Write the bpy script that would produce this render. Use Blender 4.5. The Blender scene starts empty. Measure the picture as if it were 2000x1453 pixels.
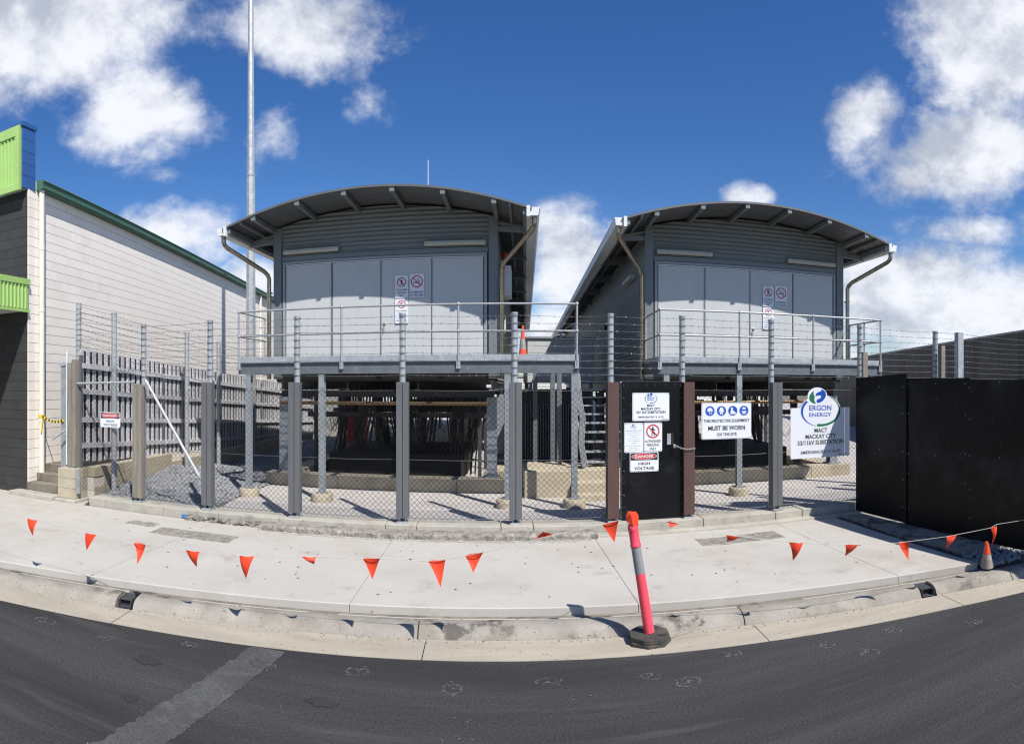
import bpy, math, random
from mathutils import Vector, Matrix
R = math.radians
random.seed(7)
sc = bpy.context.scene
COL = sc.collection

# ------------------------------------------------------------------ camera
# the photograph is a sweep panorama: a cylinder around a photographer standing in the road
F, CX, HY, EYE = 1200.0, 965.0, 754.0, 2.35      # panorama scale, straight-ahead column, horizon row, eye height
cam = bpy.data.cameras.new('camera'); cam.type = 'PANO'
cam.panorama_type = 'CENTRAL_CYLINDRICAL'
cam.central_cylindrical_range_u_min = -1000 / F
cam.central_cylindrical_range_u_max = 1000 / F
cam.central_cylindrical_range_v_min = -(1453 - HY) / F
cam.central_cylindrical_range_v_max = HY / F
cam.central_cylindrical_radius = 1.0
cam.clip_start = 0.05; cam.clip_end = 3000
co = bpy.data.objects.new('camera', cam); COL.objects.link(co)
co.location = (0, 0, EYE)
co.rotation_euler = (R(90), 0, -(1000 - CX) / F)
sc.camera = co

# ------------------------------------------------------------------ light
SUN_EL = 52.0
sdx, sdy = 0.587, -0.81                          # towards the sun, in plan
SUN_AZ = math.atan2(sdx, sdy)
w = bpy.data.worlds.new('World'); sc.world = w; w.use_nodes = True
sun = bpy.data.lights.new('sun', 'SUN'); sun.energy = 4.8; sun.angle = R(0.53); sun.color = (1, 0.965, 0.91)
so = bpy.data.objects.new('sun', sun); COL.objects.link(so)
ce = math.cos(R(SUN_EL))
so.rotation_euler = Vector((sdx * ce, sdy * ce, math.sin(R(SUN_EL)))).to_track_quat('Z', 'Y').to_euler()
sc.view_settings.view_transform = 'Standard'; sc.view_settings.look = 'None'
sc.view_settings.exposure = 0.42; sc.view_settings.gamma = 1.0
sc.view_settings.use_curve_mapping = False
sc.cycles.use_denoising = True
sc.cycles.max_bounces = 6
sc.cycles.filter_width = 1.2

def make_world():
    nt = w.node_tree; N = nt.nodes; L = nt.links; N.clear()
    def nd(t, **k):
        n = N.new(t)
        for a, v in k.items(): setattr(n, a, v)
        return n
    def m(op, a, b=None, c=None):
        n = nd('ShaderNodeMath', operation=op)
        for i, v in enumerate((a, b, c)):
            if v is None: continue
            if isinstance(v, (int, float)): n.inputs[i].default_value = v
            else: L.new(v, n.inputs[i])
        return n.outputs[0]
    sky = nd('ShaderNodeTexSky', sky_type='NISHITA'); sky.sun_disc = False
    sky.sun_elevation = R(SUN_EL); sky.sun_rotation = SUN_AZ
    sky.air_density = 1.0; sky.dust_density = 0.35; sky.ozone_density = 4.0
    hs = nd('ShaderNodeHueSaturation'); hs.inputs['Saturation'].default_value = 1.27; hs.inputs['Hue'].default_value = .510; hs.inputs['Value'].default_value = 1.08
    L.new(sky.outputs[0], hs.inputs['Color'])
    tc = nd('ShaderNodeTexCoord'); sx = nd('ShaderNodeSeparateXYZ'); L.new(tc.outputs['Generated'], sx.inputs[0])
    X, Y, Z = sx.outputs
    az = m('ARCTAN2', X, Y)                                    # bearing and slope of the direction
    hr = m('SQRT', m('ADD', m('MULTIPLY', X, X), m('MULTIPLY', Y, Y)))
    t = m('DIVIDE', Z, m('MAXIMUM', hr, 0.02))
    # cloud banks: (bearing, slope, half-width, half-height, weight)
    def px(u, v, a, b, wt): return ((u - CX) / F, (HY - v) / F, a / F, b / F, wt)
    banks = [px(90, 60, 330, 190, 1.15), px(260, 210, 190, 120, 1.1), px(560, 60, 260, 110, .95), px(545, 245, 80, 100, .62),
             px(330, 452, 135, 75, 1.05), px(500, 540, 70, 45, .75), px(325, 340, 55, 26, .5), px(715, 225, 75, 70, .55),
             px(1110, 520, 120, 120, 1.25), px(1105, 650, 160, 70, 1.15), px(1450, 385, 60, 40, 1.0),
             px(1690, 240, 110, 130, .98), px(1930, 90, 190, 190, 1.5), px(1900, 290, 220, 120, 1.2), px(1790, 345, 130, 60, .8),
             px(1800, 590, 250, 120, 1.7), px(2030, 620, 220, 90, 1.6), px(1590, 690, 180, 60, 1.1), px(1880, 455, 150, 45, .56),
             px(2180, 400, 200, 200, 1.1), px(2500, 200, 300, 200, 1.0), px(-350, 350, 260, 170, 1.1), px(-700, 100, 300, 220, 1.0),
             px(3100, 500, 420, 140, 1.1), px(3700, 150, 330, 250, 1.0), px(-1400, 450, 500, 140, 1.1), px(900, -900, 600, 350, .9)]
    tot = None
    for (a0, t0, ra, rt, wt) in banks:
        ea = m('DIVIDE', m('SUBTRACT', az, a0), ra); et = m('DIVIDE', m('SUBTRACT', t, t0), rt)
        q = m('ADD', m('MULTIPLY', ea, ea), m('MULTIPLY', et, et))
        g = m('MULTIPLY', m('MAXIMUM', m('SUBTRACT', 1.25, m('SQRT', q)), 0.0), wt)
        tot = g if tot is None else m('MAXIMUM', tot, g)
    def noise(scale, det, rough, off=0.0, dist=0.0):
        mp = nd('ShaderNodeMapping'); mp.inputs['Location'].default_value = (off, off * .7, off * .3); mp.inputs['Scale'].default_value = (1, 1, 1.35)
        L.new(tc.outputs['Generated'], mp.inputs[0])
        n = nd('ShaderNodeTexNoise'); n.inputs['Scale'].default_value = scale; n.inputs['Detail'].default_value = det
        n.inputs['Roughness'].default_value = rough; n.inputs['Distortion'].default_value = dist
        L.new(mp.outputs[0], n.inputs['Vector']); return n.outputs[0]
    n1 = noise(6.0, 14, .60, 1.3, .12)
    n3 = noise(15.0, 12, .66, 5.1, .12)
    dens = m('ADD', m('MULTIPLY', tot, 0.9), m('MULTIPLY', m('SUBTRACT', n1, 0.5), 2.3))
    dens = m('ADD', dens, m('MULTIPLY', m('SUBTRACT', n3, 0.5), 0.55))
    mr = nd('ShaderNodeMapRange', interpolation_type='SMOOTHSTEP')
    L.new(dens, mr.inputs[0]); mr.inputs[1].default_value = 0.22; mr.inputs[2].default_value = 0.98
    gate = m('MINIMUM', m('MULTIPLY', tot, 4.5), 1.0)
    cover = m('MULTIPLY', m('MULTIPLY', mr.outputs[0], gate), 0.97)
    # bellies grey, sunny shoulders white
    n2 = noise(4.2, 9, .55, 9.0, .2)
    sh = nd('ShaderNodeMapRange', interpolation_type='SMOOTHSTEP'); L.new(m('ADD', n2, m('MULTIPLY', m('SUBTRACT', n3, .5), .5)), sh.inputs[0])
    sh.inputs[1].default_value = 0.34; sh.inputs[2].default_value = 0.62
    cc = nd('ShaderNodeMix', data_type='RGBA'); L.new(sh.outputs[0], cc.inputs[0])
    cc.inputs[6].default_value = (4.2, 4.6, 5.5, 1); cc.inputs[7].default_value = (8.1, 8.3, 8.8, 1)
    mx = nd('ShaderNodeMix', data_type='RGBA'); L.new(cover, mx.inputs[0]); L.new(hs.outputs[0], mx.inputs[6]); L.new(cc.outputs[2], mx.inputs[7])
    bg = nd('ShaderNodeBackground'); bg.inputs['Strength'].default_value = 0.088
    L.new(mx.outputs[2], bg.inputs[0])
    out = nd('ShaderNodeOutputWorld'); L.new(bg.outputs[0], out.inputs[0])
make_world()

# ------------------------------------------------------------------ materials
def new_mat(name):
    m = bpy.data.materials.new(name); m.use_nodes = True
    nt = m.node_tree; b = nt.nodes['Principled BSDF']
    return m, nt, b
def mul(c, k): return (min(c[0] * k, 1), min(c[1] * k, 1), min(c[2] * k, 1), 1)
def surf(name, col, rough=.7, metal=0.0, var=.15, scale=3.0, fine=40.0, bump=.15, bd=.01, spec=.5, stains=None, speck=None, rnd=0.0, stretch=(1, 1, 1), fvar=.12, isotropic=False):
    """mottled surface: broad + fine value noise, relief, optional stain colour (col, amount, scale, lo, hi) and specks (col, scale, thr)"""
    m, nt, b = new_mat(name); N, L = nt.nodes, nt.links
    g = N.new('ShaderNodeNewGeometry')
    mp = N.new('ShaderNodeMapping'); mp.inputs['Scale'].default_value = stretch; L.new(g.outputs['Position'], mp.inputs[0])
    def noise(s, d=6, r=.6):
        n = N.new('ShaderNodeTexNoise'); n.inputs['Scale'].default_value = s; n.inputs['Detail'].default_value = d; n.inputs['Roughness'].default_value = r
        L.new(mp.outputs[0], n.inputs['Vector']); return n.outputs[0]
    def mixc(f, a, bb):
        x = N.new('ShaderNodeMix'); x.data_type = 'RGBA'
        for i, v in ((0, f), (6, a), (7, bb)):
            if isinstance(v, (tuple, float, int)): x.inputs[i].default_value = v
            else: L.new(v, x.inputs[i])
        return x.outputs[2]
    def rng(v, lo, hi, a=0.0, bb=1.0):
        x = N.new('ShaderNodeMapRange'); x.interpolation_type = 'SMOOTHSTEP'; L.new(v, x.inputs[0])
        for i, q in enumerate((lo, hi, a, bb)): x.inputs[i + 1].default_value = q
        return x.outputs[0]
    n1 = noise(scale)
    nf = N.new('ShaderNodeTexNoise'); nf.inputs['Scale'].default_value = fine; nf.inputs['Detail'].default_value = 4; nf.inputs['Roughness'].default_value = .65
    if isotropic: L.new(g.outputs['Position'], nf.inputs['Vector'])
    else: L.new(mp.outputs[0], nf.inputs['Vector'])
    n2 = nf.outputs[0]
    c = mixc(rng(n1, .3, .7), mul(col, 1 - var), mul(col, 1 + var))
    c = mixc(rng(n2, .3, .7, 0, 1), c, mixc(.5, c, mul(col, 1 - 2.5 * fvar)))
    if rnd:
        oi = N.new('ShaderNodeObjectInfo'); hv = N.new('ShaderNodeHueSaturation')
        L.new(rng(oi.outputs['Random'], 0, 1, 1 - rnd, 1 + rnd), hv.inputs['Value']); L.new(c, hv.inputs['Color']); c = hv.outputs[0]
    if stains:
        for (sc_, amt, ss, lo, hi) in stains:
            c = mixc(rng(noise(ss, 9, .65), lo, hi, 0, amt), c, (*sc_, 1))
    if speck:
        for (sc_, ss, thr) in speck:
            v = N.new('ShaderNodeTexVoronoi'); v.inputs['Scale'].default_value = ss; L.new(g.outputs['Position'], v.inputs['Vector'])
            s2 = N.new('ShaderNodeSeparateColor'); L.new(v.outputs['Color'], s2.inputs[0])
            a = rng(v.outputs['Distance'], .34, .18)
            k = N.new('ShaderNodeMath'); k.operation = 'MULTIPLY'; L.new(a, k.inputs[0]); L.new(rng(s2.outputs[0], thr, thr + .01), k.inputs[1])
            c = mixc(k.outputs[0], c, (*sc_, 1))
    L.new(c, b.inputs['Base Color'])
    b.inputs['Roughness'].default_value = rough; b.inputs['Metallic'].default_value = metal
    b.inputs['Specular IOR Level'].default_value = spec
    if rough > .15: L.new(rng(n2, .2, .8, rough - .1, min(1, rough + .1)), b.inputs['Roughness'])
    if bump:
        bp = N.new('ShaderNodeBump'); bp.inputs['Strength'].default_value = bump; bp.inputs['Distance'].default_value = bd
        L.new(n2, bp.inputs['Height']); L.new(bp.outputs[0], b.inputs['Normal'])
    return m

M = {}
M['asphalt'] = surf('asphalt', (.047, .0465, .0465), .8, var=.3, scale=1.1, fine=48, bump=.9, bd=.012, spec=.4, fvar=.4, isotropic=True,
                    stretch=(.14, 1.5, 1), stains=[((.022, .0215, .022), .75, 1.3, .47, .64), ((.095, .092, .087), .5, 2.6, .5, .76), ((.02, .02, .02), .5, 7, .55, .75)],
                    speck=[((.02, .02, .02), 90, .8), ((.3, .29, .28), 60, .998)])
M['asphalt_patch'] = surf('asphalt_patch', (.085, .085, .086), .85, var=.2, scale=2, fine=55, bump=.9, bd=.012, fvar=.38,
                          stains=[((.05, .05, .051), .8, 1.6, .46, .66), ((.12, .12, .12), .5, 6, .5, .7)])
M['footpath'] = surf('footpath_concrete', (.425, .40, .36), .85, var=.06, scale=.8, fine=60, bump=.12, bd=.003, fvar=.04,
                     stains=[((.34, .30, .25), .6, .7, .47, .68), ((.24, .215, .185), .6, 2.0, .56, .76), ((.5, .48, .44), .5, 1.2, .55, .75)], speck=[((.10, .09, .08), 13, .985)])
M['kerb'] = surf('kerb_concrete', (.30, .275, .235), .88, var=.14, scale=2.5, fine=70, bump=.35, bd=.004, fvar=.12,
                 stains=[((.055, .047, .04), .8, 1.6, .545, .61), ((.19, .165, .13), .65, 3, .46, .66)], speck=[((.1, .09, .08), 34, .93)])
M['gutter'] = surf('gutter_concrete', (.39, .345, .275), .88, var=.12, scale=1.6, fine=60, bump=.3, bd=.004, fvar=.1, stretch=(.5, 2, 1),
                   stains=[((.25, .2, .15), .5, 2.4, .52, .72)], speck=[((.14, .12, .1), 30, .93)])
M['yard'] = surf('yard_concrete', (.44, .41, .385), .88, var=.08, scale=1.3, fine=60, bump=.2, bd=.004, fvar=.06, stains=[((.3, .28, .26), .5, 1.7, .52, .75)])
M['plinth'] = surf('plinth_concrete', (.40, .375, .32), .9, var=.14, scale=3, fine=45, bump=.5, bd=.008, fvar=.12,
                   stains=[((.16, .15, .13), .6, 3.5, .54, .75), ((.2, .18, .15), .5, 9, .6, .75)])
M['rough_concrete'] = surf('rough_concrete', (.33, .30, .26), .95, var=.3, scale=9, fine=28, bump=1.0, bd=.03, fvar=.3, stains=[((.1, .095, .085), .7, 6, .52, .7)])
M['tan_concrete'] = surf('tan_concrete', (.43, .375, .275), .88, var=.12, scale=2.2, fine=50, bump=.3, bd=.005, fvar=.08, stains=[((.22, .19, .13), .6, 1.8, .5, .72)])
M['gravel'] = surf('gravel', (.21, .215, .225), .9, var=.35, scale=22, fine=50, bump=1.0, bd=.03, fvar=.35)
M['stone'] = surf('crushed_stone', (.27, .275, .285), .85, var=.35, scale=14, fine=60, bump=.4, fvar=.15)
M['white_block'] = surf('white_block', (.87, .81, .735), .85, var=.03, scale=2, fine=50, bump=.3, bd=.003, fvar=.03, rnd=.035, stains=[((.45, .4, .34), .35, 1.4, .62, .82)])
M['mortar'] = surf('white_mortar', (.64, .59, .53), .9, var=.05)
M['dark_block'] = surf('charcoal_block', (.034, .034, .033), .8, var=.12, fine=50, bump=.3, rnd=.12)
M['dark_mortar'] = surf('dark_mortar', (.02, .02, .02), .9)
M['blue_block'] = surf('blue_block', (.022, .105, .32), .7, var=.06, fine=50, bump=.3, rnd=.06)
M['lime'] = surf('lime_sheet', (.35, .55, .165), .5, var=.05, fine=30, bump=.05)
M['green_gutter'] = surf('green_gutter', (.06, .15, .10), .5, var=.08, bump=.05)
M['pvc'] = surf('cream_pipe', (.72, .69, .6), .45, var=.04, bump=.03)
M['galv'] = surf('galvanised_steel', (.40, .42, .435), .5, .3, var=.16, scale=9, fine=70, bump=.08, fvar=.1, stains=[((.6, .62, .64), .5, 5, .55, .7)])
M['galv_dull'] = surf('weathered_galvanised', (.30, .325, .345), .55, .25, var=.16, scale=6, fine=60, bump=.08, fvar=.1)
M['rail'] = surf('handrail_steel', (.38, .39, .40), .45, .25, var=.1, scale=9, fine=60, bump=.05)
M['door'] = surf('grey_door_paint', (.50, .51, .505), .5, var=.03, scale=1.2, fine=25, bump=.03, fvar=.02, stretch=(2, 2, .5), stains=[((.41, .42, .415), .5, 1.6, .5, .75)])
M['frame'] = surf('grey_trim_paint', (.18, .2, .205), .5, var=.05, bump=.03)
M['door_trim'] = surf('door_trim_paint', (.30, .32, .345), .5, var=.04, bump=.02)
M['clad'] = surf('grey_corrugated', (.185, .2, .2), .5, .1, var=.06, fine=20, bump=.03, fvar=.05)
M['roof'] = surf('roof_sheet', (.14, .147, .15), .5, .2, var=.08, fine=20, bump=.03)
M['roof_steel'] = surf('roof_bracket_steel', (.22, .235, .245), .5, .3, var=.12, bump=.05)
M['gut_white'] = surf('white_gutter', (.74, .75, .74), .4, var=.05, scale=4, bump=.02)
M['stainless'] = surf('stainless_pipe', (.36, .32, .255), .22, .95, var=.12, scale=3, fine=20, bump=.03, stains=[((.2, .15, .09), .5, 2.5, .5, .7)])
M['lamp'] = surf('light_diffuser', (.50, .49, .42), .45, var=.06, scale=5, bump=.03)
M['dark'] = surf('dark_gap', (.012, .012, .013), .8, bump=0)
M['cable'] = surf('black_cable', (.012, .012, .013), .5, bump=0)
M['copper'] = surf('brown_pipe', (.26, .17, .085), .42, .6, var=.15, bump=.03)
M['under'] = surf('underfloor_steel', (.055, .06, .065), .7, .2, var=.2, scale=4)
M['ply'] = surf('black_film_ply', (.0045, .0048, .0058), .42, var=.3, scale=1.5, fine=60, bump=.03, fvar=.15, spec=.2,
                stains=[((.03, .031, .034), .7, 1.3, .48, .75), ((.055, .053, .05), .55, 5, .58, .75)], speck=[((.16, .16, .16), 30, .992), ((.1, .1, .1), 70, .985)])
M['grey_timber'] = surf('grey_painted_timber', (.112, .116, .121), .6, var=.08, scale=4, fine=50, bump=.15, stretch=(3, 3, .4), fvar=.06)
M['brown_timber'] = surf('brown_painted_timber', (.085, .045, .037), .6, var=.1, scale=4, fine=40, bump=.15, stretch=(3, 3, .4))
M['raw_timber'] = surf('weathered_timber', (.25, .225, .19), .85, var=.22, scale=3.5, fine=26, bump=.5, stretch=(6, 6, .5), fvar=.25, stains=[((.30, .2, .1), .5, 1.2, .55, .7)])
M['paling'] = surf('grey_paling', (.56, .55, .57), .8, var=.2, scale=5, fine=30, bump=.3, stretch=(4, 4, .4), fvar=.15, rnd=.15)
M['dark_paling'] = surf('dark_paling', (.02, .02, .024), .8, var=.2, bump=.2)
M['slate'] = surf('slate_steel', (.15, .165, .18), .5, .2, var=.15, scale=5, bump=.05)
M['bright_galv'] = surf('bright_galvanised', (.46, .47, .48), .45, .2, var=.06, bump=.03)
M['wire'] = surf('black_wire', (.012, .012, .012), .8, bump=0, spec=.15)
M['barb'] = surf('barbed_wire', (.16, .165, .17), .5, .5, bump=0)
M['orange'] = surf('bunting_orange', (.86, .065, .02), .6, var=.05, bump=.05)
M['pink'] = surf('bollard_red', (.86, .075, .11), .5, var=.05, scale=6, bump=.03, fvar=.04, stains=[((.6, .2, .2), .3, 6, .6, .8)])
M['reflect'] = surf('reflective_grey', (.26, .27, .275), .6, .0, var=.06, bump=.02)
M['rubber'] = surf('black_rubber', (.05, .048, .043), .85, var=.25, scale=8, fine=60, bump=.6, stains=[((.14, .11, .08), .6, 5, .5, .7)])
M['cone_dirty'] = surf('dirty_cone_grey', (.32, .28, .24), .8, var=.25, scale=12, bump=.2)
M['cone_orange'] = surf('cone_orange', (.85, .09, .025), .5, var=.06, bump=.03)
M['cone_white'] = surf('cone_white_band', (.30, .29, .27), .6, bump=.02)
M['string'] = surf('white_string', (.55, .53, .48), .8, bump=0)
M['tape'] = surf('yellow_tape', (.7, .5, .03), .6, bump=0)
M['sign_white'] = surf('sign_white', (.70, .72, .76), .35, var=.01, bump=0, fvar=.01)
M['ink'] = surf('sign_black', (.015, .016, .02), .5, bump=0)
M['red'] = surf('sign_red', (.55, .025, .03), .45, bump=0)
M['blue'] = surf('sign_blue', (.012, .075, .42), .45, bump=0)
M['green'] = surf('sign_green', (.01, .17, .07), .45, bump=0)
M['tiltup'] = surf('tilt_up_concrete', (.13, .12, .10), .9, var=.18, scale=.8, fine=14, bump=.4, bd=.01, stretch=(1, 1, .25), fvar=.12, stains=[((.06, .055, .05), .6, 1.0, .5, .7)])
M['cap'] = surf('grey_capping', (.32, .33, .34), .5, .3, bump=.03)
M['shed'] = surf('pale_shed', (.62, .62, .6), .6, var=.04, bump=.03)
M['earth'] = surf('dark_earth', (.10, .09, .08), .95, var=.3, scale=7, fine=30, bump=1, bd=.03, fvar=.3)
M['stair_conc'] = surf('stained_steps', (.20, .175, .14), .9, var=.2, scale=4, fine=30, bump=.4, stretch=(1, 1, .5), stains=[((.06, .05, .04), .75, 2.5, .48, .66)])
M['teal'] = surf('teal_paint', (.02, .2, .22), .6, bump=0)
M['bluepaint'] = surf('blue_spray_mark', (.03, .18, .55), .8, bump=.2)
M['brass'] = surf('brass_lock', (.5, .45, .36), .3, .9, bump=0)
M['terrain'] = surf('dry_ground', (.16, .15, .12), .95, var=.3, scale=.4, fine=10, bump=.3)
M['chalk'] = surf('chalk_marking', (.2, .2, .195), .9, var=.2, bump=0)
M['dark_mark'] = surf('tyre_residue', (.026, .026, .027), .8, bump=.3)

# ------------------------------------------------------------------ mesh helpers
class MB:
    def __init__(s): s.v = []; s.f = []
    def add(s, v, f):
        o = len(s.v); s.v += [tuple(p) for p in v]; s.f += [tuple(i + o for i in q) for q in f]; return s
    def box(s, x0, x1, y0, y1, z0, z1):
        return s.add([(x0, y0, z0), (x1, y0, z0), (x1, y1, z0), (x0, y1, z0), (x0, y0, z1), (x1, y0, z1), (x1, y1, z1), (x0, y1, z1)],
                     [(0, 3, 2, 1), (4, 5, 6, 7), (0, 1, 5, 4), (1, 2, 6, 5), (2, 3, 7, 6), (3, 0, 4, 7)])
    def bar(s, a, b, w_, h_, up=(0, 0, 1)):
        """rectangular bar from a to b, w_ wide sideways, h_ along up"""
        a, b = Vector(a), Vector(b); d = (b - a).normalized(); u = Vector(up)
        if abs(d.dot(u)) > .98: u = Vector((0, 1, 0))
        sd = d.cross(u).normalized(); u = sd.cross(d).normalized()
        p = [q + sd * i * w_ / 2 + u * j * h_ / 2 for q in (a, b) for i, j in ((-1, -1), (1, -1), (1, 1), (-1, 1))]
        return s.add(p, [(3, 2, 1, 0), (4, 5, 6, 7), (0, 1, 5, 4), (1, 2, 6, 5), (2, 3, 7, 6), (3, 0, 4, 7)])
    def tube(s, pts, r, n=8, caps=True):
        pts = [Vector(p) for p in pts]; rs = r if isinstance(r, (list, tuple)) else [r] * len(pts)
        o = len(s.v); prev = None
        for i, p in enumerate(pts):
            d = (pts[min(i + 1, len(pts) - 1)] - pts[max(i - 1, 0)]).normalized()
            if prev is None:
                a = Vector((0, 0, 1)) if abs(d.z) < .9 else Vector((1, 0, 0)); sd = d.cross(a).normalized()
            else:
                sd = (prev - d * prev.dot(d)).normalized()
            prev = sd; up = sd.cross(d)
            for k in range(n):
                t = 2 * math.pi * k / n; s.v.append(tuple(p + (sd * math.cos(t) + up * math.sin(t)) * rs[i]))
        for i in range(len(pts) - 1):
            for k in range(n):
                a = o + i * n + k; b = o + i * n + (k + 1) % n; s.f.append((a, a + n, b + n, b))
        if caps:
            s.f.append(tuple(o + k for k in range(n))); s.f.append(tuple(o + (len(pts) - 1) * n + k for k in range(n - 1, -1, -1)))
        return s
    def prism(s, poly, y0, y1):
        """polygon in x,z extruded along y"""
        n = len(poly); v = [(x, y0, z) for x, z in poly] + [(x, y1, z) for x, z in poly]
        return s.add(v, [tuple(range(n)), tuple(range(2 * n - 1, n - 1, -1))] + [(i, (i + 1) % n + n - n + 0, (i + 1) % n + n, i + n) for i in range(n)])
    def slab(s, poly, z0, z1):
        n = len(poly); v = [(x, y, z0) for x, y in poly] + [(x, y, z1) for x, y in poly]
        return s.add(v, [tuple(range(n - 1, -1, -1)), tuple(range(n, 2 * n))] + [(i, (i + 1) % n, (i + 1) % n + n, i + n) for i in range(n)])
    def lathe(s, prof, n=20, c=(0, 0, 0)):
        o = len(s.v)
        for r, z in prof:
            for k in range(n):
                t = 2 * math.pi * k / n; s.v.append((c[0] + r * math.cos(t), c[1] + r * math.sin(t), c[2] + z))
        for i in range(len(prof) - 1):
            for k in range(n):
                a = o + i * n + k; b = o + i * n + (k + 1) % n; s.f.append((a, b, b + n, a + n))
        s.f.append(tuple(o + k for k in range(n - 1, -1, -1))); s.f.append(tuple(o + (len(prof) - 1) * n + k for k in range(n)))
        return s
    def mesh(s, name, mat, smooth=False):
        me = bpy.data.meshes.new(name); me.from_pydata(s.v, [], s.f)
        if mat is not None: me.materials.append(M[mat] if isinstance(mat, str) else mat)
        me.update()
        if smooth:
            me.polygons.foreach_set('use_smooth', [True] * len(me.polygons)); me.set_sharp_from_angle(angle=R(48))
        return me
    def obj(s, name, mat, parent=None, smooth=False, bev=0, loc=None, rz=None):
        o = put(name, s.mesh(name, mat, smooth), parent, loc, rz)
        if bev:
            b = o.modifiers.new('bevel', 'BEVEL'); b.width = bev; b.segments = 2; b.limit_method = 'ANGLE'; b.angle_limit = R(40)
        return o
def put(name, me, parent=None, loc=None, rz=None):
    o = bpy.data.objects.new(name, me); COL.objects.link(o)
    if parent is not None: o.parent = parent
    if loc is not None: o.location = loc
    if rz is not None: o.rotation_euler = (0, 0, rz)
    return o
def tag(o, label, cat, group=None):
    o['label'] = label; o['category'] = cat
    if group: o['group'] = group
    return o
def thing(name, label, cat, loc=(0, 0, 0), rz=0, group=None):
    o = put(name, None, None, loc, rz); o.empty_display_size = .1; return tag(o, label, cat, group)
def struct(o): o['kind'] = 'structure'; return o
def stuff(o): o['kind'] = 'stuff'; return o
def smooth_angle(o, a=35):
    me = o.data; me.polygons.foreach_set('use_smooth', [True] * len(me.polygons))
    try: me.set_sharp_from_angle(angle=R(a))
    except Exception: pass
    return o
def copy_thing(src, loc, rz=None, label=None):
    c = src.copy(); COL.objects.link(c); c.location = loc
    if rz is not None: c.rotation_euler = (0, 0, rz)
    if label: c['label'] = label
    for ch in list(src.children):
        d = ch.copy(); COL.objects.link(d); d.parent = c
        for g in list(ch.children):
            e = g.copy(); COL.objects.link(e); e.parent = d
    return c
def bear(px): return (px - CX) / F
def at(px, py, Y):
    """the place on the vertical plane y = Y seen at that spot of the panorama"""
    a = bear(px); r = Y / math.cos(a); return Vector((Y * math.tan(a), Y, EYE + (HY - py) / F * r))
def gr(px, py, z):
    a = bear(px); r = (EYE - z) / ((py - HY) / F); return Vector((r * math.sin(a), r * math.cos(a), z))

# ------------------------------------------------------------------ ground, road, kerb
def kc(x):
    ax = abs(x); return -.024 * ax * ax if ax < 8 else -.024 * 64 - .384 * (ax - 8)
def xs_range(a, b, step): n = max(1, int(round((b - a) / step))); return [a + (b - a) * i / n for i in range(n + 1)]
def ribbon(xs, prof):
    """prof: list of (dy, z) swept along the kerb line"""
    mb = MB(); n = len(prof)
    for x in xs:
        sl = -(kc(x + .01) - kc(x - .01)) / .02; q = math.hypot(1, sl)
        for dy, z in prof: mb.v.append((x + dy_n(dy, sl, q)[0], 5.24 + kc(x) + dy_n(dy, sl, q)[1], z))
    for i in range(len(xs) - 1):
        for k in range(n - 1):
            a = i * n + k; mb.f.append((a, a + n, a + n + 1, a + 1))
    return mb
def dy_n(dy, sl, q): return (dy * sl / q, dy / q)

g = MB().add([(-1500, -1500, -.25), (1500, -1500, -.25), (1500, 1500, -.25), (-1500, 1500, -.25)], [(0, 1, 2, 3)]).obj('ground', 'terrain'); struct(g)
mb = MB(); xs = xs_range(-16, 16, .5)
for x in xs:
    mb.v += [(x, -30, 0), (x, 5.24 + kc(x), 0)]
for i in range(len(xs) - 1): mb.f.append((2 * i, 2 * i + 2, 2 * i + 3, 2 * i + 1))
struct(mb.obj('road', 'asphalt'))
# lighter cut-and-fill strip across the road, with ragged edges
P0, P1 = gr(500, 1262, 0), gr(178, 1460, 0)
mb = MB(); n = 110; d = (P1 - P0); d.normalize(); nrm = Vector((-d.y, d.x, 0))
wl = -.02; ww = .30
for i in range(n + 1):
    p = P0 + d * (-.02 + 3.6 * i / n)
    a = p + nrm * (wl + random.uniform(-.02, .02)); b = p + nrm * (ww + random.uniform(-.012, .012) + .06 * i / n)
    y_lim = 5.24 + kc(a.x) - .004
    mb.v += [(a.x, min(a.y, 5.24 + kc(a.x) - .004), .004), (b.x, min(b.y, 5.24 + kc(b.x) - .004), .004)]
for i in range(n): mb.f.append((2 * i, 2 * i + 1, 2 * i + 3, 2 * i + 2))
struct(mb.obj('road_patch', 'asphalt_patch'))

# faint chalk ovals and tyre residue on the asphalt
def ragged_ring(c, rx, ry, seed):
    """scuffed loop left by a tyre stud: broken, uneven strokes"""
    rnd = random.Random(seed); mb = MB(); n = 60; tilt = rnd.uniform(-.25, .25)
    p1, p2, p3 = rnd.uniform(0, 6), rnd.uniform(0, 6), rnd.uniform(0, 6)
    for turn in range(2):
        off = rnd.uniform(-.12, .12)
        for k in range(n):
            a0 = 2 * math.pi * k / n; a1 = a0 + 2 * math.pi / n
            if math.sin(2 * a0 + p1 + turn) + math.sin(5 * a0 + p2) * .8 + rnd.uniform(-.9, .9) < (.1 if turn else -.5): continue
            def pt(a, e): r = 1 + off + .10 * math.sin(2 * a + p3) + e; x, y = rx * 1.15 * r * math.cos(a), ry * .8 * r * math.sin(a); return (c.x + x - y * tilt, c.y + y + x * tilt, .004)
            w_ = rnd.uniform(.02, .07); mb.add([pt(a0, 0), pt(a1, 0), pt(a1, w_), pt(a0, w_)], [(0, 3, 2, 1)])
    for k in range(12):
        a = rnd.uniform(0, 6.28); q = rnd.uniform(.1, 1.5); x, y = c.x + rx * q * math.cos(a), c.y + ry * q * math.sin(a); s_ = rnd.uniform(.002, .008)
        mb.add([(x - s_ * 3, y, .004), (x, y - s_ * .6, .004), (x + s_ * 2, y + s_, .004), (x, y + s_ * .9, .004)], [(0, 1, 2, 3)])
    return mb
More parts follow.
